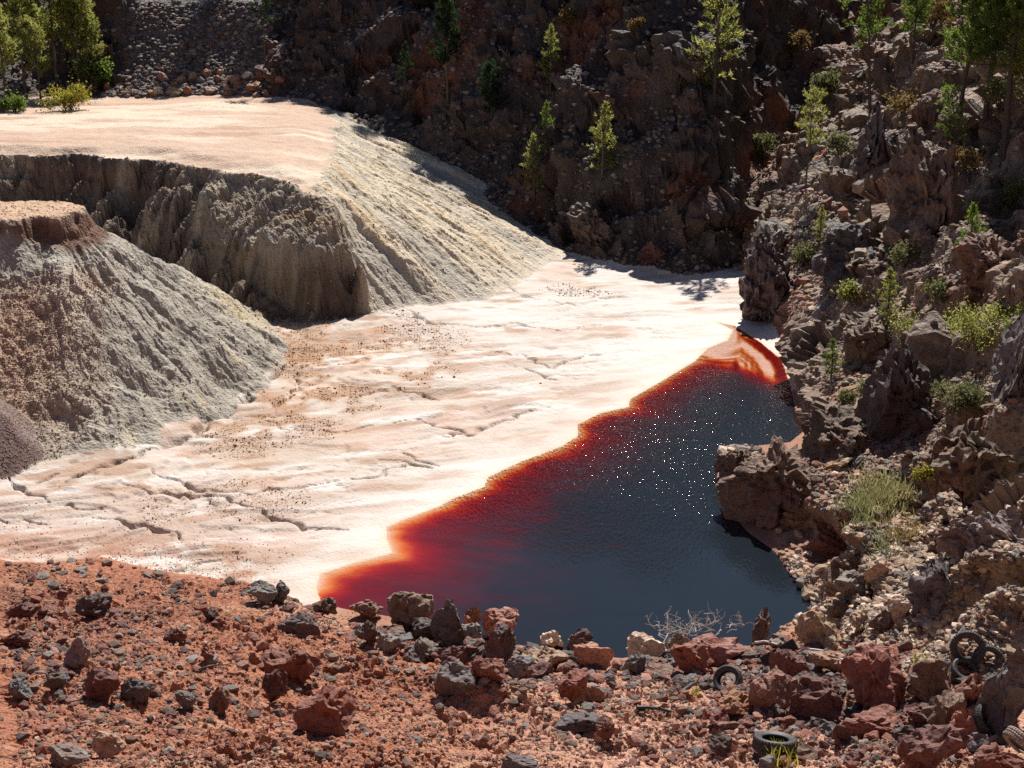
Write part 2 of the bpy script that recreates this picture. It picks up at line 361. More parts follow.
_dL, _ = pdist([W(x, y)[:2] for x, y in POND_PX[20:29]], X, Y)
dmask = sstep(-9, 7, (pxv - 700) * 0.30 + 358 - pyv) * sstep(680, 704, pxv) * LY['ins']
stk = fbm2(_dL * 3.1 + .35 * vn2(X, Y, 7), X * .4, 4, 203)
c = mx(c, mx(np.tile(C3(0.58, 0.42, 0.37), (len(P), 1)), C3(0.20, 0.05, 0.038), sstep(-.25, .55, stk)), dmask)
k = reg == 0; colr[k] = c[k]
# red slope
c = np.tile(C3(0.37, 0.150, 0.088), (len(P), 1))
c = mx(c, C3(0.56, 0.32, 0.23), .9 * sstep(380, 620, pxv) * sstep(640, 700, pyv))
c = mx(c, C3(0.48, 0.26, 0.17), .8 * sstep(-.1, .7, n1)); c = mx(c, C3(0.22, 0.085, 0.058), .7 * sstep(.1, .7, n3 + .4 * n2))
c = mx(c, C3(0.44, 0.27, 0.19), .7 * sstep(.45, .95, RID)); c = mx(c, C3(0.13, 0.085, 0.075), .6 * sstep(-.45, -.95, RID))
c = mx(c, C3(0.50, 0.30, 0.20), .8 * np.exp(-np.maximum(H[1] - H[0], 0) / .5) * sstep(-.4, .5, n1 + .5 * n2))
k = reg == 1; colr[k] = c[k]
# rock hillsides
z3 = P[:, 2]
v1 = fbm3(P / 2.2, 4, 3); v2 = fbm3(P / 5.5, 3, 9); v3 = fbm3(P / .7, 3, 12)
c = np.tile(C3(0.205, 0.145, 0.105), (len(P), 1))
outs = np.zeros(len(P), np.float32); outs[(reg == 2) | (reg == 3)] = outc
c = mx(c, C3(0.36, 0.255, 0.185), .75 * sstep(.6, .1, outs) * sstep(-.5, .3, v2 + .2))
c = mx(c, C3(0.40, 0.30, 0.225), .8 * sstep(.0, .9, RID + .5 * v3)); c = mx(c, C3(0.085, 0.062, 0.056), .8 * sstep(.0, -.9, RID + .4 * v1))
c = mx(c, C3(0.27, 0.13, 0.075), .75 * sstep(.1, .6, v2)); c = mx(c, C3(0.33, 0.24, 0.12), .5 * sstep(.45, .8, v1))
near = sstep(50, 34, Y) * (X > 4)
c = mx(c, C3(0.40, 0.29, 0.20), near * sstep(-.4, .3, v2 + .3) * .7)
c = mx(c, C3(0.40, 0.14, 0.075), .8 * np.exp(-np.maximum(z3 - WATER_Z, 0) / .5) * (reg == 2))
c = c * .92
k = reg == 2; colr[k] = c[k]
c = np.tile(C3(0.065, 0.047, 0.039), (len(P), 1))  # dark rock of the far wall, darkened further to deepen its shadow
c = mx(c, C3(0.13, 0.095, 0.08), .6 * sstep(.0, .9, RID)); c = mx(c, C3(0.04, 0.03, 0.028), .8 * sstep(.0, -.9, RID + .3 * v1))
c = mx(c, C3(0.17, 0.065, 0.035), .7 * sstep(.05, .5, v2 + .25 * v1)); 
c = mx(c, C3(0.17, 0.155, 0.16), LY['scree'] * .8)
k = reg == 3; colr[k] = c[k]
# mesa
c = np.tile(C3(0.50, 0.435, 0.345), (len(P), 1))
c = mx(c, C3(0.60, 0.50, 0.37), .8 * sstep(.0, .6, LY['rill'])); c = mx(c, C3(0.52, 0.35, 0.17), .65 * sstep(.25, .8, LY['rill2'] + .4 * n1))
c = mx(c, C3(0.36, 0.33, 0.285), .7 * sstep(.1, .7, n3 - LY['rill'])); c = mx(c, C3(0.55, 0.48, 0.40), .7 * sstep(.7, 1., LY['tq']))
strat = vn2(z3 * 2.6 + n1 * .25, X * .05, 110)
cf = np.tile(C3(0.125, 0.092, 0.073), (len(P), 1))
cf = mx(cf, C3(0.27, 0.14, 0.085), .8 * sstep(.2, .6, strat) * sstep(-14.5, -13, z3)); cf = mx(cf, C3(0.11, 0.09, 0.08), .7 * sstep(.2, .6, -strat))
cf = mx(cf, C3(0.34, 0.27, 0.20), .8 * sstep(.1, .6, LY['gul']))
c = mx(cf, c, np.maximum(LY['kk'], .45 * LY['spur'] * (1 - LY['kk'])))
ct = np.tile(C3(0.58, 0.43, 0.335), (len(P), 1))
ct = np.tile(C3(0.52, 0.37, 0.28), (len(P), 1)); ct = mx(ct, C3(0.64, 0.52, 0.41), sstep(-.1, .6, fbm2(X / 7, Y / 2.2, 4, 111))); ct = mx(ct, C3(0.42, 0.255, 0.19), .8 * sstep(.2, .7, fbm2(X / 6, Y / 1.8, 4, 112)))
c = np.where(LY['ptop'][:, None], ct, c)
k = reg == 4; colr[k] = c[k]
# mound and heap
c = np.tile(C3(0.37, 0.335, 0.28), (len(P), 1))
c = mx(c, C3(0.50, 0.455, 0.39), .8 * sstep(.0, .6, LY['mr'])); c = mx(c, C3(0.26, 0.235, 0.21), sstep(.1, .7, LY['mr2']) * .6)
c = mx(c, C3(0.44, 0.35, 0.17), .6 * sstep(.3, .7, LY['mr'] - LY['mr2'] * .5) * sstep(-18, -12, X))
redm = sstep(-15.5, -19.5, X + .8 * n1) * sstep(62, 58, Y) * sstep(-12.3, -13.5, z3 + .4 * n1)
c = mx(c, C3(0.42, 0.27, 0.18), redm * .8)
c = mx(c, C3(0.52, 0.35, 0.24), 1 - sstep(2.2, 2.45, LY['dm'] + .55 * fbm2(X / .9, Y / .9, 3, 96))); c = mx(c, C3(0.17, 0.095, 0.065), (1 - sstep(2.9, 3.6, LY['dm'] + .5 * n1)) * sstep(2.25, 2.5, LY['dm'] + .55 * fbm2(X / .9, Y / .9, 3, 96)))  # sunlit cap top and the shade under its rim put into the colour
k = reg == 5; colr[k] = c[k]
c = np.tile(C3(0.15, 0.105, 0.10), (len(P), 1)); c = mx(c, C3(0.23, 0.175, 0.16), sstep(0, .7, n1))
k = reg == 6; colr[k] = c[k]
colr *= (1 + 0.10 * RID)[:, None]
colr = np.clip(colr, 0.01, 0.9)

# ------------------------------------------------------------------ node helpers and materials
def newmat(name):
    m = bpy.data.materials.new(name); m.use_nodes = True
    t = m.node_tree; t.nodes.clear()
    out = t.nodes.new('ShaderNodeOutputMaterial')
    return m, t, out
def nd(t, typ, **k):
    n = t.nodes.new(typ)
    for a, v in k.items():
        if a.startswith('i_'):
            key = a[2:]; key = int(key) if key.isdigit() else key
            n.inputs[key].default_value = v
        else: setattr(n, a, v)
    return n
def ramp(t, pts):
    n = t.nodes.new('ShaderNodeValToRGB'); r = n.color_ramp
    while len(r.elements) < len(pts): r.elements.new(0.5)
    for e, (p, c) in zip(r.elements, pts):
        e.position = p; e.color = (*c, 1) if len(c) == 3 else c
    return n
def earth_material(name, grain=14.0, bump=0.05, rough=0.85, spec=0.25, vary=0.45, pits=True):
    m, t, out = newmat(name)
    b = nd(t, 'ShaderNodeBsdfPrincipled'); b.inputs['Roughness'].default_value = rough; b.inputs['Specular IOR Level'].default_value = spec
    at = nd(t, 'ShaderNodeAttribute', attribute_name='tint')
    geo = nd(t, 'ShaderNodeNewGeometry')
    n1 = nd(t, 'ShaderNodeTexNoise', i_Scale=grain, i_Detail=6.0, i_Roughness=0.65)
    n2 = nd(t, 'ShaderNodeTexNoise', i_Scale=grain * 0.22, i_Detail=5.0, i_Roughness=0.6)
    vo = nd(t, 'ShaderNodeTexVoronoi', i_Scale=grain * 0.9, i_Randomness=1.0)
    for n in (n1, n2, vo): t.links.new(geo.outputs['Position'], n.inputs['Vector'])
    r = ramp(t, [(0.25, (1 - vary,) * 3), (0.5, (1, 1, 1)), (0.78, (1 + vary * .9,) * 3)])
    mn = nd(t, 'ShaderNodeMix', data_type='FLOAT', i_0=0.4)
    t.links.new(n1.outputs[0], mn.inputs[2]); t.links.new(n2.outputs[0], mn.inputs[3])
    t.links.new(mn.outputs[0], r.inputs[0])
    mu = nd(t, 'ShaderNodeMix', data_type='RGBA', blend_type='MULTIPLY', i_0=1.0)
    t.links.new(at.outputs['Color'], mu.inputs[6]); t.links.new(r.outputs[0], mu.inputs[7])
    t.links.new(mu.outputs[2], b.inputs['Base Color'])
    ad = nd(t, 'ShaderNodeMath', operation='MULTIPLY_ADD', i_1=-0.6 if pits else 0.0)
    t.links.new(vo.outputs['Distance'], ad.inputs[0]); t.links.new(n1.outputs[0], ad.inputs[2])
    bp = nd(t, 'ShaderNodeBump', i_Strength=1.0, i_Distance=bump)
    t.links.new(ad.outputs[0], bp.inputs['Height']); t.links.new(bp.outputs[0], b.inputs['Normal'])
    t.links.new(b.outputs[0], out.inputs[0])
    return m
M_SED = earth_material('pale_sediment', 9.0, 0.03, 0.8, 0.15, 0.16)
M_RED = earth_material('red_soil', 22.0, 0.05, 0.9, 0.2, 0.5)
M_ROCK = earth_material('weathered_bedrock', 6.0, 0.12, 0.72, 0.35, 0.5)
M_FAR = earth_material('dark_bedrock', 5.0, 0.12, 0.75, 0.3, 0.5)
M_SLOPE = earth_material('eroded_tailings', 10.0, 0.06, 0.85, 0.2, 0.4)

def mesh_np(name, V, F, tint=None, smooth=False, nside=None):
    me = bpy.data.meshes.new(name)
    V = np.ascontiguousarray(V, np.float32); F = np.ascontiguousarray(F, np.int32)
    me.vertices.add(len(V)); me.vertices.foreach_set('co', V.ravel())
    k = F.shape[1]
    me.loops.add(F.size); me.loops.foreach_set('vertex_index', F.ravel())
    me.polygons.add(len(F)); me.polygons.foreach_set('loop_start', np.arange(0, F.size, k, dtype=np.int32))
    me.update(calc_edges=True)
    if smooth: me.shade_smooth()
    else: me.shade_flat()
    if tint is not None:
        at = me.attributes.new('tint', 'FLOAT_COLOR', 'POINT')
        at.data.foreach_set('color', np.concatenate([tint, np.ones((len(tint), 1))], 1).astype(np.float32).ravel())
    return me
def link(name, me, mat=None, parent=None, loc=(0, 0, 0)):
    o = bpy.data.objects.new(name, me); COL.objects.link(o)
    if mat is not None and not me.materials: me.materials.append(mat)
    if parent is not None: o.parent = parent
    o.location = loc
    return o
def tag(o, label=None, cat=None, group=None, kind=None):
    if label: o['label'] = label
    if cat: o['category'] = cat
    if group: o['group'] = group
    if kind: o['kind'] = kind
    return o
def empty(name, loc=(0, 0, 0), rz=0.0):
    o = bpy.data.objects.new(name, None); o.empty_display_size = 0.2
    o.location = loc; o.rotation_euler = (0, 0, rz); COL.objects.link(o)
    return o
def compact(F, *arrs):
    u, inv = np.unique(F, return_inverse=True)
    return inv.reshape(F.shape), [a[u] for a in arrs]

idx = np.arange(NR * NA, dtype=np.int32).reshape(NR, NA)
QF = np.stack([idx[:-1, :-1], idx[:-1, 1:], idx[1:, 1:], idx[1:, :-1]], -1).reshape(-1, 4)
QF = QF[:, ::-1]
fr = reg[QF[:, 0]]
for k, (nm, mt, sm, lab) in enumerate([
        ('sediment_ground', M_SED, True, 'pale cracked sediment flat beside the red pond'),
        ('red_slope_ground', M_RED, False, 'red stony soil slope at the near side of the pond'),
        ('rocky_hillside', M_ROCK, False, 'steep sunlit rocky hillside beside the pond'),
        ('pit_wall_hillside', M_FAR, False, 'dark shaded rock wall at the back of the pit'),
        ('mesa_hill', M_SLOPE, False, 'flat topped spoil mesa with fluted pale slopes'),
        ('mound_hill', M_SLOPE, False, 'grey spoil mound with rilled sides'),
        ('heap_hill', M_SLOPE, False, 'small purple brown heap at the foot of the grey mound')]):
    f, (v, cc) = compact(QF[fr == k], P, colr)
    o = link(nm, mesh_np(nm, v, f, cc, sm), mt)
    o['kind'] = 'structure'; o['label'] = lab

# ------------------------------------------------------------------ where the ground shows in the picture: used to stand things on it
ZBUF = np.full((768 // 2 + 2, 1024 // 2 + 2), 1e9, np.float32)
ZID = np.full(ZBUF.shape, -1, np.int64)
pxv, pyv, dpv = project(P)
vis = (dpv > 5) & (pxv > -20) & (pxv < 1044) & (pyv > -20) & (pyv < 788)
vi = np.nonzero(vis)[0]
gx = np.clip((pxv[vi] / 2).astype(int), 0, 513); gy = np.clip((pyv[vi] / 2).astype(int), 0, 385)
order = np.argsort(-dpv[vi]); vi = vi[order]; gx = gx[order]; gy = gy[order]
ZBUF[gy, gx] = dpv[vi]; ZID[gy, gx] = vi
def hit(px, py):
    """index of the ground vertex seen at a pixel"""
    x = int(np.clip(px, 0, 1026) / 2); y = int(np.clip(py, 0, 768) / 2)
    best = None
    for r in (1, 2, 4):
        sl = (slice(max(0, y - r), y + r + 1), slice(max(0, x - r), x + r + 1))
        z = ZBUF[sl]
        if z.min() < 1e8:
            j = np.unravel_index(np.argmin(z), z.shape); return int(ZID[sl][j])
    return None
VISIBLE = np.zeros(len(P), bool)
zz = ZBUF.copy()
for dy in (-1, 0, 1):
    for dx in (-1, 0, 1): zz = np.minimum(zz, np.roll(np.roll(ZBUF, dy, 0), dx, 1))
VISIBLE[vi] = dpv[vi] < zz[gy, gx] * 1.02
# ------------------------------------------------------------------ the pond
gx0, gx1, gy0, gy1 = POND[:, 0].min() - 1, POND[:, 0].max() + 2.5, POND[:, 1].min() - 1, POND[:, 1].max() + 1
xs = np.arange(gx0, gx1, 0.13); ys = np.arange(gy0, gy1, 0.13)
WX, WY = np.meshgrid(xs, ys, indexing='xy'); sh_ = WX.shape
WX = WX.ravel().astype(np.float32); WY = WY.ravel().astype(np.float32)
wd, _ = pdist(POND, WX, WY, True); wi = inside(POND, WX, WY); wl, _ = pdist(SHALLOW, WX, WY)
keep = wi | (wd < 1.3)
deltaL, _ = pdist([W(x, y)[:2] for x, y in POND_PX[20:29]], WX, WY)
wpx, wpy, _ = project(np.stack([WX, WY, np.full_like(WX, WATER_Z)], 1))
dm_ = sstep(-9, 7, (wpx - 700) * 0.30 + 358 - wpy) * sstep(680, 704, wpx)                       # the inlet's delta lies under a thin film
wav = fbm2(WX / 1.2, WY / .55, 3, 201); wav2 = fbm2(WX / .35, WY / .12, 3, 202)
wf = np.interp(WY, [36, 41, 45, 60], [0.72, 0.68, 1.0, 1.25])
deep = wl * wf * (1 + .35 * wav) + 0.12 * wav2 * np.minimum(wl, 1)
strk = fbm2(deltaL * 3.1 + .35 * vn2(WX, WY, 7), WX * .4, 4, 203)
dd = .05 + .60 * sstep(-.2, .7, strk)
deep = mix(deep, dd, dm_)
deep = np.where(wi, np.maximum(deep, 0), 0)
rip = sstep(-55, 75, -(wpy - (515 + (wpx - 460) * 0.16)) + 25 * fbm2(WX / 2, WY / 2, 3, 204)) * (1 - .7 * dm_)
rip = rip * (.80 + .24 * np.exp(-((wpx - 668) / 75) ** 2 - ((wpy - 435) / 85) ** 2))
wid = np.arange(WX.size).reshape(sh_)
wf_ = np.stack([wid[:-1, :-1], wid[:-1, 1:], wid[1:, 1:], wid[1:, :-1]], -1).reshape(-1, 4)
wf_ = wf_[keep[wf_].all(1)]
wf_, (wv, wat) = compact(wf_, np.stack([WX, WY, np.full_like(WX, WATER_Z)], 1), np.stack([deep, rip, wav2], 1))
me = mesh_np('pond_water', wv, wf_, wat, True)
m, t, out = newmat('red_acid_water')
at = nd(t, 'ShaderNodeAttribute', attribute_name='tint'); sx = nd(t, 'ShaderNodeSeparateXYZ'); t.links.new(at.outputs['Vector'], sx.inputs[0])
geo = nd(t, 'ShaderNodeNewGeometry')
fine = nd(t, 'ShaderNodeTexNoise', i_Scale=2.2, i_Detail=4.0); t.links.new(geo.outputs['Position'], fine.inputs['Vector'])
dv_ = nd(t, 'ShaderNodeMath', operation='MULTIPLY_ADD', i_1=0.17, i_2=-0.004); 
fm = nd(t, 'ShaderNodeMath', operation='MULTIPLY_ADD', i_1=0.5, i_2=0.75); t.links.new(fine.outputs[0], fm.inputs[0])
dm2 = nd(t, 'ShaderNodeMath', operation='MULTIPLY'); t.links.new(sx.outputs[0], dm2.inputs[0]); t.links.new(fm.outputs[0], dm2.inputs[1])
t.links.new(dm2.outputs[0], dv_.inputs[0])
cr = ramp(t, [(0.0, (1, .98, .97)), (0.018, (.98, .80, .66)), (0.045, (.97, .58, .27)), (0.09, (.78, .17, .06)), (0.15, (.58, .045, .045)), (0.30, (.42, .022, .055)), (0.55, (.15, .008, .028)), (1.0, (.02, .004, .01))])
t.links.new(dv_.outputs[0], cr.inputs[0])
tr = nd(t, 'ShaderNodeBsdfTransparent'); t.links.new(cr.outputs[0], tr.inputs[0])
gl = nd(t, 'ShaderNodeBsdfGlossy', i_Roughness=0.06)
w1 = nd(t, 'ShaderNodeTexNoise', i_Scale=1.0, i_Detail=2.0, i_Roughness=0.6); w2 = nd(t, 'ShaderNodeTexNoise', i_Scale=1.1, i_Detail=2.0)
mp = nd(t, 'ShaderNodeMapping'); mp.inputs['Scale'].default_value = (10.0, 4.2, 1.0); t.links.new(geo.outputs['Position'], mp.inputs['Vector'])
t.links.new(mp.outputs[0], w1.inputs['Vector']); t.links.new(geo.outputs['Position'], w2.inputs['Vector'])
wa = nd(t, 'ShaderNodeMath', operation='MULTIPLY_ADD', i_1=.5); t.links.new(w2.outputs[0], wa.inputs[0]); t.links.new(w1.outputs[0], wa.inputs[2])
rs = nd(t, 'ShaderNodeMath', operation='MULTIPLY_ADD', i_1=0.92, i_2=0.04); t.links.new(sx.outputs[1], rs.inputs[0])
wb = nd(t, 'ShaderNodeBump', i_Distance=0.066); t.links.new(rs.outputs[0], wb.inputs['Strength']); t.links.new(wa.outputs[0], wb.inputs['Height'])
fr_ = nd(t, 'ShaderNodeFresnel', i_IOR=1.40)
t.links.new(wb.outputs[0], gl.inputs['Normal']); t.links.new(wb.outputs[0], fr_.inputs['Normal'])
mxs = nd(t, 'ShaderNodeMixShader'); t.links.new(fr_.outputs[0], mxs.inputs[0]); t.links.new(tr.outputs[0], mxs.inputs[1]); t.links.new(gl.outputs[0], mxs.inputs[2])
sky_sheen = nd(t, 'ShaderNodeBsdfDiffuse'); mc = ramp(t, [(0.05, (0, 0, 0)), (0.5, (.009, .0115, .016)), (1.0, (.0095, .0135, .0185))]); t.links.new(dv_.outputs[0], mc.inputs[0]); t.links.new(mc.outputs[0], sky_sheen.inputs[0])  # faint blue-grey diffuse stands in for sky reflected on the deep water
adds = nd(t, 'ShaderNodeAddShader'); t.links.new(mxs.outputs[0], adds.inputs[0]); t.links.new(sky_sheen.outputs[0], adds.inputs[1])
t.links.new(adds.outputs[0], out.inputs[0])
o = link('pond_water', me, m); o['kind'] = 'structure'; o['label'] = 'dark red acid pond water with orange shallows'

# ------------------------------------------------------------------ rocks
ICO = {}
for sub in (1, 2, 3, 4, 5):
    bm = bmesh.new(); bmesh.ops.create_icosphere(bm, subdivisions=sub, radius=1.0)
    bm.verts.ensure_lookup_table()
    ICO[sub] = (np.array([v.co[:] for v in bm.verts], np.float32), np.array([[v.index for v in f.verts] for f in bm.faces], np.int32)); bm.free()
def rock_np(sub, seed, cuts=14, rough=0.08, layered=0.0, dims=(1, 1, 1)):
    r = np.random.default_rng(seed); V, F = ICO[sub]; V = V.copy()
    for i in range(cuts):
        n = r.normal(size=3); n /= np.linalg.norm(n); d = r.uniform(.36, .80)
        V -= np.outer(np.maximum(V @ n - d, 0) * 0.97, n).astype(np.float32)
    off = r.random(3).astype(np.float32) * 40
    dims = np.array(dims, np.float32); dims = dims / dims.mean(); V = V * dims
    U = V / (np.linalg.norm(V, axis=1, keepdims=True) + 1e-6)
    dsp = rough * 1.25 * facets(V * 2.3 + off, 3, .9)[0] + rough * .5 * fbm3(V * 2.0 + off, 2, 1)
    if sub >= 3: dsp = dsp + rough * .7 * facets(V * 5.5 + off, 4, .9)[0]
    if sub >= 4: dsp = dsp + rough * .35 * fbm3(V * 14 + off, 2, 2)
    if layered:
        n = r.normal(size=3) * np.array([.5, .5, 1]); n /= np.linalg.norm(n)
        q = (V @ n) * 4.5 + .5 * fbm3(V * 1.5 + off, 2, 6); dsp = dsp + layered * (q - np.floor(q) - .5)
    V = V + U * dsp[:, None].astype(np.float32)
    lo, hi = V.min(0), V.max(0)
    return ((V - (lo + hi) / 2) / (hi - lo)).astype(np.float32), F
def rock_material(name, grain, bump):
    m, t, out = newmat(name)
    b = nd(t, 'ShaderNodeBsdfPrincipled'); b.inputs['Roughness'].default_value = .68; b.inputs['Specular IOR Level'].default_value = .35
    oi = nd(t, 'ShaderNodeObjectInfo'); geo = nd(t, 'ShaderNodeNewGeometry')
    n1 = nd(t, 'ShaderNodeTexNoise', i_Scale=grain, i_Detail=7.0, i_Roughness=.68); n2 = nd(t, 'ShaderNodeTexNoise', i_Scale=grain * .16, i_Detail=4.0)
    vo = nd(t, 'ShaderNodeTexVoronoi', i_Scale=grain * .8)
    for n in (n1, n2, vo): t.links.new(geo.outputs['Position'], n.inputs['Vector'])
    r1 = ramp(t, [(.28, (.55,) * 3), (.5, (1,) * 3), (.75, (1.5,) * 3)]); t.links.new(n1.outputs[0], r1.inputs[0])
    r2 = ramp(t, [(.35, (.95, .72, .62)), (.5, (1, 1, 1)), (.66, (1.15, 1.13, 1.1))]); t.links.new(n2.outputs[0], r2.inputs[0])
    a = nd(t, 'ShaderNodeMix', data_type='RGBA', blend_type='MULTIPLY', i_0=1.0); b2 = nd(t, 'ShaderNodeMix', data_type='RGBA', blend_type='MULTIPLY', i_0=1.0)
    t.links.new(oi.outputs['Color'], a.inputs[6]); t.links.new(r1.outputs[0], a.inputs[7]); t.links.new(a.outputs[2], b2.inputs[6]); t.links.new(r2.outputs[0], b2.inputs[7])
    t.links.new(b2.outputs[2], b.inputs['Base Color'])
    ad = nd(t, 'ShaderNodeMath', operation='MULTIPLY_ADD', i_1=-.5); t.links.new(vo.outputs['Distance'], ad.inputs[0]); t.links.new(n1.outputs[0], ad.inputs[2])
    bp = nd(t, 'ShaderNodeBump', i_Strength=1.0, i_Distance=bump); t.links.new(ad.outputs[0], bp.inputs['Height']); t.links.new(bp.outputs[0], b.inputs['Normal'])
    t.links.new(b.outputs[0], out.inputs[0]); return m
M_BOULDER = rock_material('boulder_stone', 13.0, .05)
M_OUTCROP = rock_material('outcrop_stone', 5.5, .12)
M_RUBBLE = earth_material('rubble_stone', 20.0, .04, .75, .3, .4, False)
RC = {'red': (.22, .085, .06), 'dkred': (.14, .062, .052), 'dark': (.095, .068, .062), 'grey': (.20, .17, .155), 'brown': (.18, .115, .085),
      'tan': (.36, .25, .17), 'cream': (.55, .42, .33), 'pink': (.31, .155, .115), 'rust': (.30, .14, .07), 'slate': (.13, .115, .115)}
def hit_dry(px, py):
    i = hit(px, py)
    while LY['ins'][i] and py < 764: py += 2; i = hit(px, py)
    return i
def jit(c, r, k=.15):
    f = 1 + r.uniform(-k, k); return tuple(np.clip(np.array(c) * f * (1 + r.uniform(-.06, .06, 3)), .01, .9)) + (1.0,)
def place(px, py, w, h, sink=.42):
    """centre, size in metres of something w x h pixels big whose foot meets the ground under it"""
    i = hit(px, py + h * sink); b = py + h * sink
    while LY['ins'][i] and b < 760: b += 2; i = hit(px, b)
    gr = b - (py + h * sink); h += gr * .6; py += gr * .4
    dep = float(project(P[i:i + 1])[2][0]); d = ray(px, py); c = d * dep
    return c, w * dep / FPX, h * dep / FPX, i
_seed = [100]
def boulder(px, py, w, h, kind, label, group=None, sub=4, tilt=(0, 0, 0), name='boulder', cat='boulder', deepf=.95, mat=None, back=.34, rough=.06, cuts=14, layered=.015, yaw=None):
    _seed[0] += 1; r = np.random.default_rng(_seed[0])
    c, mw, mh, i = place(px, py, w, h)
    dy = deepf * (mw + mh) / 2
    V, F = rock_np(sub, _seed[0], cuts, rough, layered, (mw, dy, mh))
    V = V * np.array([mw, dy, mh * 1.12], np.float32)
    me = mesh_np(name, V, F)
    o = link(name, me, mat or M_BOULDER); c = c + ray(px, py) * (dy * back); o.location = c
    o.rotation_euler = (RAD(tilt[0]), RAD(tilt[1]), RAD(tilt[2]))
    o.color = jit(RC[kind], r)
    tag(o, label, cat, group); return o

